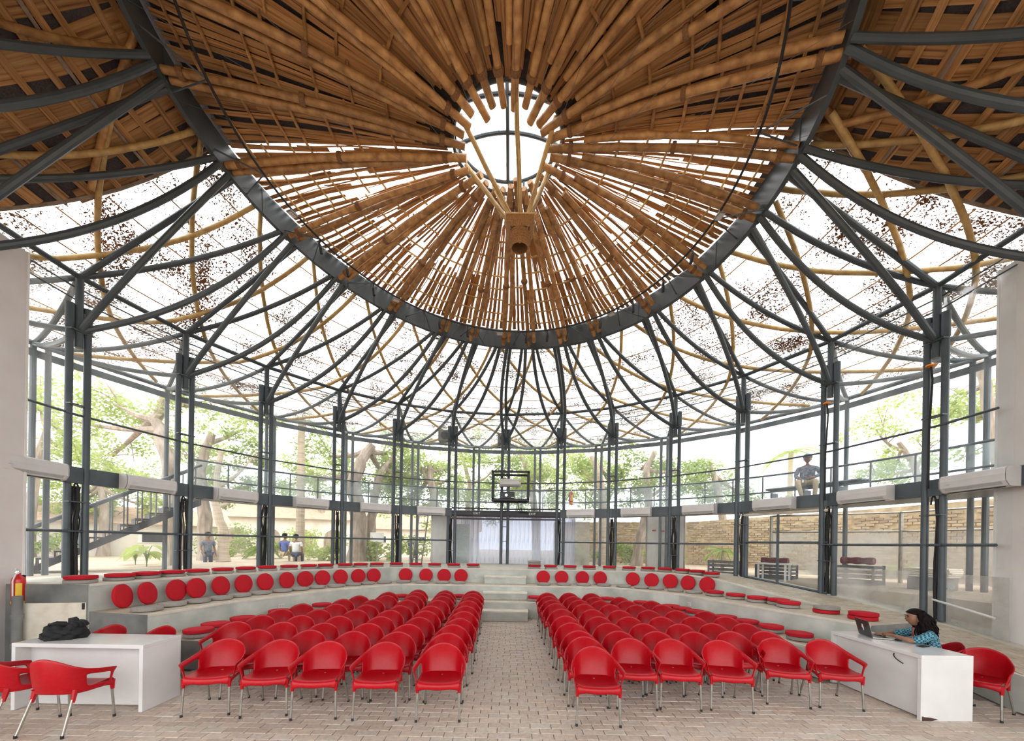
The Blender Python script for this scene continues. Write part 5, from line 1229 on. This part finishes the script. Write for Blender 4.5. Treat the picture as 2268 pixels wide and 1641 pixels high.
for (p, q) in (((8.6, 12.9), (10.9, 10.9)), ((10.9, 10.9), (11.4, 8.4))):
    for z in (1.98, 1.45): mb = MB(); mb.tube([(*p, zc+z), (*q, zc+z)], .03, 4); obj('frame_rail', mb, 'aluminium', shd)
    d_ = Vector((q[0]-p[0], q[1]-p[1], 0)); mb = MB(); c = Vector(((p[0]+q[0])/2, (p[1]+q[1])/2, zc+.75)); mb.box(c, (d_.length, .02, 1.3), rz=math.atan2(d_.y, d_.x)); obj('wall_sheet', mb, 'dusty_film', shd)

# ------------------------------------------------------------------ trees
def blob_leaves(mb, c, R, n, size, flat=.75):
    c = Vector(c)
    for _ in range(n):
        u = Vector((random.gauss(0, 1), random.gauss(0, 1), random.gauss(0, 1))).normalized(); k = random.random()**.4
        p = c+Vector((u.x*R*k, u.y*R*k, u.z*R*k*flat)); s = size*random.uniform(.6, 1.3)
        x = Vector((random.gauss(0, 1), random.gauss(0, 1), random.gauss(0, .5))).normalized(); y = x.cross(Vector((random.gauss(0, 1), random.gauss(0, 1), random.gauss(0, 1)))).normalized()
        b = len(mb.v); mb.v += [tuple(p), tuple(p+x*s*.5+y*s*.28), tuple(p+x*s), tuple(p+x*s*.5-y*s*.28)]; mb.f.append((b, b+1, b+2, b+3)); mb.m.append(0)
def tree(label, trunk, r0, crowns, leaf, name='garden_tree', size=.17, mat='bark'):
    trunk = [Vector(p) for p in trunk]; e = empty(name, trunk[0], label, 'tree', 'trees in the garden')
    m = len(trunk); fine = []
    for i in range(m-1):
        for k in range(4): f = k/4; fine.append(trunk[i].lerp(trunk[i+1], f)+Vector((random.uniform(-1, 1), random.uniform(-1, 1), 0))*r0*.12)
    fine.append(trunk[-1]); rs = [r0*(1-.55*i/(len(fine)-1)) for i in range(len(fine))]; rs[0] *= 1.25
    mb = MB(); mb.tube(fine, rs, 10); obj('trunk', mb, mat, e, smooth=True)
    lm = MB()
    for (c, R, n) in crowns:
        c = Vector(c); s0 = fine[int(len(fine)*random.uniform(.55, .95))]; mid = (s0+c)/2+Vector((random.uniform(-.4, .4), 0, -.3))
        mb = MB(); pts = bez(s0, mid, c, 8); mb.tube(pts, [r0*.42*(1-.75*i/8)+.008 for i in range(9)], 7); br = obj('branch', mb, mat, e, smooth=True)
        tw = MB()
        for _ in range(5):
            q = c+Vector((random.uniform(-1, 1), random.uniform(-1, 1), random.uniform(-.6, .8)))*R*.85; g = pts[random.randint(4, 8)]
            tw.tube(bez(g, (g+q)/2+Vector((0, 0, .2)), q, 5), [.03, .025, .02, .015, .01, .006], 5)
        obj('twigs', tw, mat, br, smooth=True)
        for _ in range(max(3, n//80)):
            u = Vector((random.gauss(0, .5), random.gauss(0, .5), random.gauss(0, .38)))*R; blob_leaves(lm, c+u, R*.34, 110, size)
    o = obj('foliage', lm, leaf, e); o['kind'] = 'stuff'
    return e
def P(x, y, D): return at(x, y, D)
def crowns(spec): return [(P(x, y, D), R, n) for x, y, D, R, n in spec]
G = gz
def gnd(x, D): p = at(x, 1240, D); return Vector((p.x, p.y, G))
tree('large twisted tree just outside the second left window bay', [gnd(395, 13.5), P(385, 1130, 13.5), P(372, 1010, 13.6), P(345, 930, 13.8), P(375, 860, 14)], .30,
     crowns([(250, 880, 15, 1.5, 900), (330, 960, 16, 1.4, 800), (470, 900, 15, 1.4, 600), (250, 1010, 17, 1.5, 900), (150, 930, 15, 1.5, 800)]), 'leaf_light', size=.15)
tree('thick tree with dark bark behind the third left window bay', [gnd(458, 17), P(455, 1150, 17), P(440, 1040, 17), P(470, 960, 17.2)], .33, crowns([(430, 1000, 18, 1.5, 900), (540, 950, 18, 1.6, 700), (480, 1080, 19, 1.2, 700)]), 'leaf_light')
tree('pale slender leaning tree beside the thick dark trunk', [gnd(495, 16), P(492, 1170, 16), P(475, 1105, 16), P(490, 1000, 16.3)], .22, crowns([(520, 1090, 17, 1.0, 500), (560, 1010, 18, 1.3, 700)]), 'leaf_mid', mat='palm_bark')
tree('forked thick trunk in the window bay left of the cage', [gnd(790, 18.3), P(795, 1150, 18.3), P(782, 1070, 18.3), P(800, 1020, 18.4), P(825, 985, 18.6)], .42, crowns([(730, 1010, 20, 1.6, 1100), (850, 1050, 21, 1.6, 1300), (690, 1060, 21, 1.5, 1200), (880, 1000, 20, 1.4, 1200)]), 'leaf_light')
tree('second stem standing close right of the forked trunk', [gnd(818, 19), P(822, 1150, 19), P(838, 1060, 19.2), P(872, 1010, 19.5)], .27, crowns([(900, 1060, 20, 1.4, 900), (820, 1090, 21, 1.2, 500)]), 'leaf_mid')
tree('dense leafy tree seen left of the projector cage', [gnd(968, 20), P(966, 1150, 20), P(958, 1080, 20), P(950, 1030, 20)], .3, crowns([(930, 1030, 20, 1.6, 1400), (1000, 1060, 22, 1.6, 1200), (950, 1110, 22, 1.6, 1400), (900, 1100, 23, 1.6, 1200), (1040, 1020, 23, 1.7, 900)]), 'leaf_light')
tree('bare-branched tree directly behind the projector cage', [gnd(1040, 24), P(1035, 1150, 24), P(1040, 1070, 24), P(1020, 1000, 24)], .22, crowns([(1090, 1040, 25, 1.8, 1200), (1060, 1110, 26, 1.8, 1200), (1140, 1020, 26, 2.0, 1600)]), 'leaf_mid')
tree('bushy green tree behind the exit doors', [gnd(1190, 23), P(1185, 1150, 23), P(1175, 1060, 23), P(1150, 1000, 23)], .28, crowns([(1180, 1040, 23, 1.8, 1800), (1230, 1080, 24, 1.8, 1600), (1130, 1090, 25, 1.8, 1600), (1260, 1020, 24, 1.7, 1400)]), 'leaf_light')
tree('yellowish tree behind the first right window bay', [gnd(1335, 19), P(1335, 1140, 19), P(1330, 1060, 19), P(1310, 1010, 19)], .26, crowns([(1290, 1040, 20, 1.4, 1200), (1350, 1060, 21, 1.5, 1200), (1310, 1095, 22, 1.5, 1000)]), 'leaf_light', mat='palm_bark')
tree('leaning pale trunk in the second right window bay', [gnd(1410, 18), P(1418, 1190, 18), P(1436, 1120, 18), P(1430, 1040, 18.3), P(1450, 1000, 18.5)], .25, crowns([(1420, 1040, 19, 1.3, 1000), (1480, 1060, 20, 1.5, 1100), (1400, 1090, 21, 1.4, 900), (1540, 1040, 21, 1.3, 700)]), 'leaf_mid')
tree('olive tree crown behind the third right window bay', [gnd(1600, 21), P(1600, 1150, 21), P(1590, 1080, 21), P(1570, 1020, 21)], .25, crowns([(1540, 1080, 22, 1.5, 1100), (1610, 1070, 22, 1.4, 900), (1660, 1100, 23, 1.4, 800)]), 'leaf_mid')
tree('light green tree behind the far right balcony', [gnd(2060, 19), P(2050, 1100, 19), P(2020, 1020, 19), P(1990, 980, 19)], .22, crowns([(1940, 950, 19, 1.6, 700), (1990, 1020, 20, 1.4, 700), (2060, 980, 18, 1.4, 600), (1930, 1050, 21, 1.2, 500)]), 'leaf_light')
tree('dark leaning trunk near the right white wall', [gnd(2240, 14), P(2215, 1020, 14), P(2190, 900, 14), P(2170, 800, 14)], .28, crowns([(2150, 930, 15, 1.3, 600), (2190, 1010, 16, 1.3, 700), (2120, 870, 16, 1.3, 400)]), 'leaf_light')
tree('leafy tree beyond the stair at the left edge', [gnd(60, 17), P(70, 1100, 17), P(90, 1000, 17), P(110, 930, 17)], .22, crowns([(90, 900, 17, 1.7, 900), (140, 990, 18, 1.6, 900), (80, 1040, 19, 1.5, 800), (230, 1060, 20, 1.4, 800)]), 'leaf_light')
tree('distant tree filling the gap beside the palm', [gnd(720, 30), P(715, 1140, 30), P(700, 1080, 30), P(690, 1040, 30)], .3, crowns([(640, 1070, 30, 2.0, 900), (720, 1050, 30, 2.0, 900), (580, 1080, 30, 2.0, 900)]), 'leaf_mid')
# palms
def palm(label, base, top, r, nf, fl, leaf):
    base, top = Vector(base), Vector(top); e = empty('palm_tree', base, label, 'palm tree', 'trees in the garden')
    pts = [base.lerp(top, i/20) for i in range(21)]; mb = MB(); mb.tube(pts, [r*(1.15-.3*i/20)*(1.06 if i % 2 else .98) for i in range(21)], 10); obj('trunk', mb, 'palm_bark', e, smooth=True)
    for k in range(nf):
        q = 2*math.pi*k/nf+random.uniform(-.2, .2); el = random.uniform(-.2, .7); dr = Vector((math.cos(q), math.sin(q), 0)); mb = MB()
        pp = [top+dr*fl*f*.9+Vector((0, 0, fl*(el*f-.75*f*f))) for f in [i/10 for i in range(11)]]; mb.tube(pp, [.025*(1-.8*i/10) for i in range(11)], 5)
        sd = Vector((-dr.y, dr.x, 0))
        for i in range(1, 40):
            f = i/40; c = top+dr*fl*f*.9+Vector((0, 0, fl*(el*f-.75*f*f))); ll = fl*.30*(1-abs(f-.45)*1.1)
            for s in (-1, 1):
                tip = c+sd*s*ll*.8+dr*ll*.35+Vector((0, 0, -ll*.45)); b = len(mb.v); w_ = dr*.018; mb.v += [tuple(c-w_), tuple(c+w_), tuple(tip)]; mb.f.append((b, b+1, b+2)); mb.m.append(0)
        obj('frond', mb, leaf, e)
    return e
palm('tall palm with ringed trunk between the third and fourth left columns', gnd(664, 18), P(668, 930, 18), .17, 12, 1.9, 'leaf_mid')
palm('coconut palm behind the balcony where the man sits', gnd(1745, 24), P(1752, 1000, 24), .16, 14, 2.0, 'leaf_light')
palm('young palm growing in front of the right boundary wall', gnd(1480, 18), Vector((*gnd(1480, 18).xy, G+.5)), .07, 9, 1.0, 'leaf_mid')
palm('young palm by the white notice panel', gnd(1600, 15), Vector((*gnd(1600, 15).xy, G+.8)), .06, 9, .9, 'leaf_light')
palm('small palm at the foot of the boundary wall at far right', gnd(2000, 12.9), Vector((*gnd(2000, 12.9).xy, G+.35)), .06, 10, .8, 'leaf_light')
palm('low palm clump beneath the tall palm', gnd(575, 19), Vector((*gnd(575, 19).xy, G+.5)), .06, 10, 1.1, 'leaf_mid')
# shrubs
def shrub(label, x, D, R, n, leaf, h=1.0):
    b = gnd(x, D); e = empty('shrub', b, label, 'shrub', 'garden shrubs'); lm = MB(); tm = MB()
    for _ in range(max(4, n//80)):
        c = b+Vector((random.uniform(-R, R), random.uniform(-R, R)*.6, random.uniform(.15, h))); blob_leaves(lm, c, R*.42, 80, .16); tm.tube([b, (b+c)/2+Vector((0, 0, .1)), c], [.02, .015, .008], 5)
    o = obj('foliage', lm, leaf, e); o['kind'] = 'stuff'; obj('stems', tm, 'bark', e)
for a in (('leafy shrub below the palm at its right side', 715, 18.5, .9, 800, 'leaf_light', 1.5), ('yellow green shrub under the small white sign board', 830, 18.5, .8, 700, 'leaf_light', 1.1), ('shrub left of the palm trunk', 620, 20, .9, 700, 'leaf_mid', 1.0), ('shrub between the forked trunk and second left column', 862, 20, .7, 500, 'leaf_light', 1.2), ('shrub under the first right window bay', 1290, 18.5, .8, 800, 'leaf_mid', 1.1), ('shrub against the boundary wall in the second right bay', 1400, 19.5, .8, 700, 'leaf_mid', .9), ('low shrub beside the leaning pale trunk', 1470, 17, .6, 500, 'leaf_light', .7), ('shrub growing on top of the far right boundary wall', 2010, 16.5, .9, 500, 'leaf_light', 3.1), ('shrub near the ladder outside', 925, 24, 1.0, 700, 'leaf_mid', 1.2)): shrub(*a)
# big leaved plant by the left glass
def bigleaf(label, x, D, n, h):
    b = gnd(x, D); e = empty('leafy_plant', b, label, 'plant')
    for k in range(n):
        q = 2*math.pi*k/n+random.uniform(-.3, .3); dr = Vector((math.cos(q), math.sin(q), 0)); hh = h*random.uniform(.5, 1); L = .42*random.uniform(.8, 1.2)
        c = b+dr*.25*hh+Vector((0, 0, hh)); mb = MB(); mb.tube(bez(b, b+Vector((0, 0, hh*.7)), c, 6), .012, 5); s = obj('stem', mb, 'leaf_mid', e)
        sd = Vector((-dr.y, dr.x, 0)); outl = [(0, 0), (.12, .17), (.35, .24), (.65, .17), (1, 0), (.65, -.17), (.35, -.24), (.12, -.17)]
        mb = MB(); vs = [c+dr*L*u+sd*L*v*1.3+Vector((0, 0, -L*u*u*.6+abs(v)*.12)) for u, v in outl]; mb.add(vs+[c+dr*L*.5+Vector((0, 0, -L*.2))], [(i, (i+1) % 8, 8) for i in range(8)]); obj('leaf', mb, 'leaf_light', e)
bigleaf('large-leaved plant outside the second left window bay', 325, 12.5, 11, .75)
bigleaf('large-leaved plant beside the second left column', 300, 13.3, 9, .6)

# ------------------------------------------------------------------ people
def skin_mesh(name, chains, mat, parent, sub=2, root=None):
    V, E, Rr, idx = [], [], [], {}
    def vid(p, r):
        k = (round(p[0], 4), round(p[1], 4), round(p[2], 4))
        if k not in idx: idx[k] = len(V); V.append(k); Rr.append(r)
        return idx[k]
    for ch in chains:
        ids = [vid(p, r) for p, r in ch]
        for a, b in zip(ids, ids[1:]):
            if a != b: E.append((a, b))
    me = bpy.data.meshes.new(name); me.from_pydata(V, E, []); me.materials.append(MATS[mat])
    o = bpy.data.objects.new(name, me); COL.objects.link(o); m = o.modifiers.new('skin', 'SKIN'); m.use_smooth_shade = True; m.branch_smoothing = .4
    sv = o.data.skin_vertices[0].data
    for i, r in enumerate(Rr): sv[i].radius = (r, r) if not isinstance(r, tuple) else r; sv[i].use_root = (i == 0)
    s = o.modifiers.new('sub', 'SUBSURF'); s.levels = sub; s.render_levels = sub; bake(o)
    o.data.materials.clear(); o.data.materials.append(MATS[mat])
    o.parent = parent; return o
def hand(w_, d, side, curl=.5, s=1.0):
    """finger chains from wrist w_ along d; side = thumb direction"""
    w_, d, side = Vector(w_), Vector(d).normalized(), Vector(side).normalized(); dn = d.cross(side).normalized()
    if dn.z > 0: dn = -dn
    palm = w_+d*.075*s; ch = [[(tuple(w_), .022*s), (tuple(palm), .028*s)]]
    for k, L in enumerate((.062, .072, .066, .05)):
        b = palm+side*(.026-.0175*k)*s+d*.008; m1 = b+(d*(1-.3*curl)+dn*.5*curl)*L*.5*s; m2 = m1+(d*(1-.8*curl)+dn*curl)*L*.5*s
        ch.append([(tuple(palm), .024*s), (tuple(b), .010*s), (tuple(m1), .009*s), (tuple(m2), .0075*s)])
    t1 = w_+d*.04*s+side*.032*s; t2 = t1+(d*.6+side*.5+dn*.4)*.04*s; ch.append([(tuple(w_), .022*s), (tuple(t1), .012*s), (tuple(t2), .009*s)])
    return ch
def head_mesh(name, c, R, face, mat, parent):
    """head with brow, nose, chin; face = horizontal facing direction"""
    mb = MB(); f = Vector(face).normalized(); s = Vector((-f.y, f.x, 0)); n, m = 20, 14; vs = []
    for j in range(m+1):
        th = math.pi*j/m
        for i in range(n):
            ph = 2*math.pi*i/n; x, y, z = math.sin(th)*math.cos(ph), math.sin(th)*math.sin(ph), math.cos(th)
            fx = x*.98*R; sy = y*.80*R; zz = z*1.18*R
            if zz < -.2*R: k = 1-.28*(-zz/R-.2); sy *= k; fx *= (k if x < 0 else 1-.08*(-zz/R-.2))
            if x > .55: fx *= .95
            if x > .9 and -.35 < z < .12: fx += R*.20*(1-abs(y)*2.6 if abs(y) < .38 else 0)*(1 if z < -.05 else .5)
            if x > .6 and .08 < z < .28: fx -= R*.05*(abs(y) > .2)
            vs.append(Vector(c)+f*fx+s*sy+Vector((0, 0, zz)))
    mb.add(vs, [(j*n+i, j*n+(i+1) % n, (j+1)*n+(i+1) % n, (j+1)*n+i) for j in range(m) for i in range(n)])
    o = obj(name, mb, mat, parent, smooth=True, ang=180, local=True)
    for k in (-1, 1):
        e = MB(); p = Vector(c)+f*R*.86+s*R*.30*k+Vector((0, 0, R*.10)); e.lathe([(.001, -.007), (.010, -.004), (.012, 0), (.010, .004), (.001, .007)], 10, p); obj('eye', e, 'black_metal', o, smooth=True, local=True)
        e = MB(); p = Vector(c)-f*R*.05+s*R*.82*k+Vector((0, 0, -.02)); e.lathe([(.001, -.03), (.014, -.02), (.018, .0), (.014, .022), (.001, .03)], 10, p); obj('ear', e, mat, o, smooth=True, local=True)
        e = MB(); p = Vector(c)+f*R*.90+s*R*.30*k+Vector((0, 0, R*.26)); e.tube([p-s*.02, p+Vector((0, 0, .006)), p+s*.02], .004, 5); obj('eyebrow', e, 'hair', o, local=True)
    e = MB(); p = Vector(c)+f*R*.90+Vector((0, 0, -R*.52)); e.tube([p-s*.024-f*.008, p, p+s*.024-f*.008], .006, 6); obj('mouth', e, 'lips', o, smooth=True, local=True)
    return o
noise_mat('lips', (.20, .05, .04), (.24, .07, .05), 20, .5)

# the woman at the right desk (local frame: she faces -Y, then turned to face left)
wm = empty('person', (5.69, 5.33, 0), 'person with long dark curly hair and blue checked shirt working at the laptop', 'person', rz=-2.05)
sh = [[((0, .10, .50), (.16, .12)), ((0, .08, .62), (.15, .11)), ((0, .04, .78), (.16, .11)), ((0, .0, .905), (.135, .085)), ((0, -.03, .965), .058)],
      [((0, .0, .905), (.135, .085)), ((.175, -.01, .905), .066), ((.245, -.14, .835), .058), ((.265, -.24, .822), .050)],
      [((0, .0, .905), (.135, .085)), ((-.175, -.01, .905), .066), ((-.245, -.14, .835), .058), ((-.25, -.26, .822), .050)]]
body = skin_mesh('body', [[((0, .12, .47), .13), ((0, .08, .62), .11), ((0, .0, .89), .09), ((0, -.04, .97), .044), ((0, -.07, 1.03), .042)],
    [((0, .0, .89), .09), ((.16, -.01, .89), .045), ((.25, -.17, .825), .040), ((.265, -.25, .822), .036), ((.20, -.32, .838), .030), ((.13, -.375, .848), .023)],
    [((0, .0, .89), .09), ((-.16, -.01, .89), .045), ((-.245, -.17, .825), .040), ((-.25, -.26, .822), .036), ((-.17, -.34, .828), .030), ((-.10, -.39, .828), .023)]]
    + hand((.13, -.375, .848), (-.75, -.55, -.05), (-.5, .6, .1), .75) + hand((-.10, -.39, .828), (.4, -.8, 0), (.8, .4, 0), .5), 'skin', wm)
skin_mesh('shirt', sh, 'check_shirt', wm)
noise_mat('jeans', (.03, .04, .08), (.06, .08, .14), 30, .9)
skin_mesh('trousers', [[((0, .12, .47), (.16, .10)), ((0, .08, .52), (.15, .10))], [((0, .12, .47), (.16, .10)), ((.10, .02, .49), .085), ((.11, -.28, .49), .07), ((.11, -.30, .25), .05), ((.11, -.30, .09), .042)], [((0, .12, .47), (.16, .10)), ((-.10, .02, .49), .085), ((-.11, -.28, .49), .07), ((-.11, -.30, .25), .05), ((-.11, -.30, .09), .042)]], 'jeans', wm)
for s in (-1, 1):
    mb = MB(); mb.cbox((s*.11, -.36, .035), (.085, .23, .07), .03); obj('shoe', mb, 'black_cloth', wm, local=True)
HC = Vector((0, -.115, 1.10)); head_mesh('head', HC, .094, (.10, -1, -.0), 'skin', wm)
# hair: a cap that leaves the face free, and long curls over back and shoulders
mb = MB(); n, m = 28, 18; vs = []
for j in range(m+1):
    f = j/m
    for i in range(n):
        q = 2*math.pi*i/n; fr = math.cos(q)      # fr=+1 towards the back
        if f < .4: th = f/.4*math.pi*.5; r = math.sin(th)*.108; z = HC.z+.018+math.cos(th)*.112
        else: g = (f-.4)/.6; r = .108+.030*math.sin(g*math.pi*.8)-.05*g*g; z = HC.z+.018-g*.33
        if f > .30:   # hairline: pull the front inside the head below the brow
            fade = min(1, (f-.30)/.08)*min(1, max(0, (.10-fr)/.45)); r *= 1-(.62+.26*min(1, max(0, (f-.42)/.1)))*fade
        k = 1+.04*math.sin(5*q+f*9)+.03*math.sin(9*q-f*14)
        vs.append(HC+Vector((r*k*math.sin(q)*.92, .012+r*k*fr+.075*max(0, f-.35), z-HC.z)))
mb.add(vs, [(j*n+i, j*n+(i+1) % n, (j+1)*n+(i+1) % n, (j+1)*n+i) for j in range(m) for i in range(n)]); hr = obj('hair', mb, 'hair', wm, smooth=True, ang=180, local=True)
mb = MB()
for k in range(190):
    q = random.uniform(-1.75, 1.75) if k > 60 else random.uniform(.9, 1.75)*random.choice([1, 1, -1]); z0 = random.uniform(.0, .11); L = random.uniform(.20, .40); ph = random.uniform(0, 6); pts = []
    for i in range(13):
        f = i/12; z = HC.z+z0-L*f; r = (.092+.05*math.sin(min(1, f*1.1)*math.pi*.75) if z < HC.z+.05 else .10*math.sqrt(max(.1, 1-((z-HC.z-.02)/.115)**2)))+random.uniform(-.003, .003); wv = .014*f
        pts.append(Vector((HC.x+r*math.sin(q)*.95+wv*math.sin(ph+f*15), HC.y+.015+r*math.cos(q)+.085*f+wv*math.cos(ph+f*13), z)))
    mb.tube(pts, [.008]*10+[.007, .005, .003], 5)
o = obj('hair_curls', mb, 'hair', hr, smooth=True, ang=180, local=True); o['kind'] = 'stuff'
mb = MB(); mb.tube([HC+Vector((.05, -.02, -.13)), HC+Vector((.045, -.03, -.19)), HC+Vector((.03, -.02, -.25))], .012, 6); obj('scarf_edge', mb, 'lips', wm, local=True)

# the man on the balcony bench, facing the hall
MP = pol(62.2, 10.15, 3.46); mn = empty('person', MP, 'person in dark shirt, cap and khaki trousers sitting on the balcony bench', 'person', rz=math.radians(-62.2+25))
skin_mesh('body', [[((0, .05, .52), .14), ((0, .04, .75), .12), ((0, .0, 1.0), .10), ((0, -.02, 1.08), .045), ((0, -.03, 1.14), .045)],
    [((0, .0, 1.0), .10), ((.20, .0, .99), .05), ((.30, -.02, .76), .04), ((.13, -.22, .66), .032), ((.08, -.26, .65), .025)], [((0, .0, 1.0), .10), ((-.20, .0, .99), .05), ((-.27, -.06, .74), .04), ((-.16, -.27, .62), .032), ((-.12, -.31, .58), .025)]]
    + hand((.08, -.26, .65), (-.7, -.6, -.2), (0, -.3, 1), .6) + hand((-.12, -.31, .58), (.3, -.5, -.7), (.8, 0, .3), .5), 'skin', mn)
skin_mesh('shirt', [[((0, .05, .50), (.21, .15)), ((0, .04, .75), (.22, .14)), ((0, .0, .98), (.19, .13)), ((0, -.01, 1.06), .065)], [((0, .0, .98), (.17, .12)), ((.22, .0, .98), .075), ((.31, -.02, .76), .06), ((.16, -.20, .67), .05)], [((0, .0, .98), (.17, .12)), ((-.22, .0, .98), .075), ((-.28, -.06, .74), .06), ((-.18, -.25, .63), .05)]], 'dark_shirt', mn)
skin_mesh('trousers', [[((0, .06, .50), (.18, .13)), ((0, .03, .56), (.17, .12))], [((0, .06, .50), (.18, .13)), ((.12, -.05, .52), .10), ((.20, -.42, .53), .085), ((.19, -.44, .30), .065), ((.17, -.42, .08), .058)], [((0, .06, .50), (.18, .13)), ((-.12, -.05, .52), .10), ((-.24, -.40, .53), .085), ((-.17, -.46, .30), .065), ((-.12, -.48, .08), .058)]], 'khaki', mn)
for x, y in ((.17, -.47), (-.12, -.53)): mb = MB(); mb.cbox((x, y, .04), (.09, .26, .08), .03); obj('shoe', mb, 'black_cloth', mn, local=True)
hd = head_mesh('head', Vector((0, -.05, 1.24)), .112, (.35, -1, 0), 'skin', mn)
mb = MB(); mb.lathe([(.116, 0), (.12, .02), (.11, .07), (.082, .105), (.04, .122), (.001, .126)], 20, (0, -.045, 1.27)); cp = obj('cap', mb, 'dark_shirt', mn, smooth=True, local=True)
mb = MB(); mb.cbox((.035, -.165, 1.275), (.13, .11, .012), .005, rz=.33); obj('cap_brim', mb, 'dark_shirt', cp, local=True)
mb = MB(); mb.cbox((-.10, -.36, .54), (.05, .012, .09), .003); ph = obj('phone', mb, 'white_print'); ph.matrix_world = Matrix.Translation(MP) @ Matrix.Rotation(math.radians(-37.2), 4, 'Z'); tag(ph, 'white phone held by the man on the balcony', 'phone')

def bystander(label, x, D, rz, shirt, pants, seated=False, zoff=0):
    b = gnd(x, D); b.z += zoff; e = empty('person', b, label, 'person', rz=rz); h = -.40 if seated else 0
    hip = .92+h
    legs = [[((0, 0, hip), (.15, .11)), ((s*.10, 0, hip-.05), .085)]+([((s*.13, -.38, hip-.02), .07), ((s*.13, -.40, .08), .05)] if seated else [((s*.10, -.02, .50), .07), ((s*.10, 0, .07), .05)]) for s in (-1, 1)]
    ar = [[((0, 0, hip+.48), .10), ((s*.19, 0, hip+.47), .05), ((s*.25, .02, hip+.20), .04), ((s*.22, -.12, hip-.02), .032)] for s in (-1, 1)]
    wr = [Vector(a[-1][0]) for a in ar]
    skin_mesh('body', [[((0, 0, hip), .11), ((0, 0, hip+.30), .10), ((0, 0, hip+.48), .10), ((0, -.01, hip+.56), .045), ((0, -.02, hip+.62), .045)]]+ar+hand(wr[0], (0, -.4, -1), (.3, -1, 0), .4)+hand(wr[1], (0, -.4, -1), (-.3, -1, 0), .4), 'skin', e, 1)
    skin_mesh('shirt', [[((0, 0, hip), (.17, .12)), ((0, 0, hip+.30), (.17, .12)), ((0, 0, hip+.47), (.16, .11)), ((0, 0, hip+.53), .06)]]+[[((0, 0, hip+.47), (.16, .11)), ((s*.20, 0, hip+.46), .07), ((s*.245, .01, hip+.27), .058)] for s in (-1, 1)], shirt, e, 1)
    skin_mesh('trousers', legs, pants, e, 1)
    for s in (-1, 1): mb = MB(); mb.cbox((s*(.13 if seated else .10), -.44 if seated else -.05, .04), (.09, .25, .08), .03); obj('shoe', mb, 'black_cloth', e, local=True)
    hd = head_mesh('head', Vector((0, -.02, hip+.71)), .10, (0, -1, 0), 'skin', e)
    mb = MB(); mb.lathe([(.098, -.03), (.108, .01), (.10, .07), (.07, .105), (.03, .122), (.001, .124)], 18, (0, .005, hip+.725)); obj('hair', mb, 'hair', e, smooth=True, local=True)
tree('broad leafy tree in front of the tan house', [gnd(230, 19), P(232, 1130, 19), P(225, 1080, 19), P(240, 1020, 19)], .22, crowns([(200, 1100, 19, 1.3, 900), (280, 1080, 20, 1.4, 1000), (150, 1120, 19, 1.1, 700), (330, 1120, 20, 1.2, 800), (90, 1130, 20, 1.2, 700), (250, 1150, 20, 1.0, 600)]), 'leaf_light')
for a in (('tall shrub at the foot of the outdoor stair', 130, 17, .8, 700, 'leaf_mid', 1.2), ('shrub hiding the arched cottage', 560, 23, 1.2, 900, 'leaf_mid', 1.6), ('shrub beyond the two seated people', 690, 24, 1.2, 900, 'leaf_light', 1.6), ('shrub beside the thick left trunk', 500, 21, 1.1, 800, 'leaf_mid', 1.2)): shrub(*a)
bystander('person in blue shirt sitting with back turned by the palm', 630, 17.0, 2.9, 'blue_shirt', 'khaki', True, -.12)
bystander('person in white shirt sitting beside the one in blue', 655, 17.0, 3.3, 'white_shirt', 'jeans', True, -.15)
bystander('person in dark top standing behind the thick left trunk', 460, 15.5, 1.2, 'dark_shirt', 'jeans', False, -.55)
bystander('person in blue shirt seated far off near the ladder', 908, 24.0, .6, 'blue_shirt', 'jeans', True)
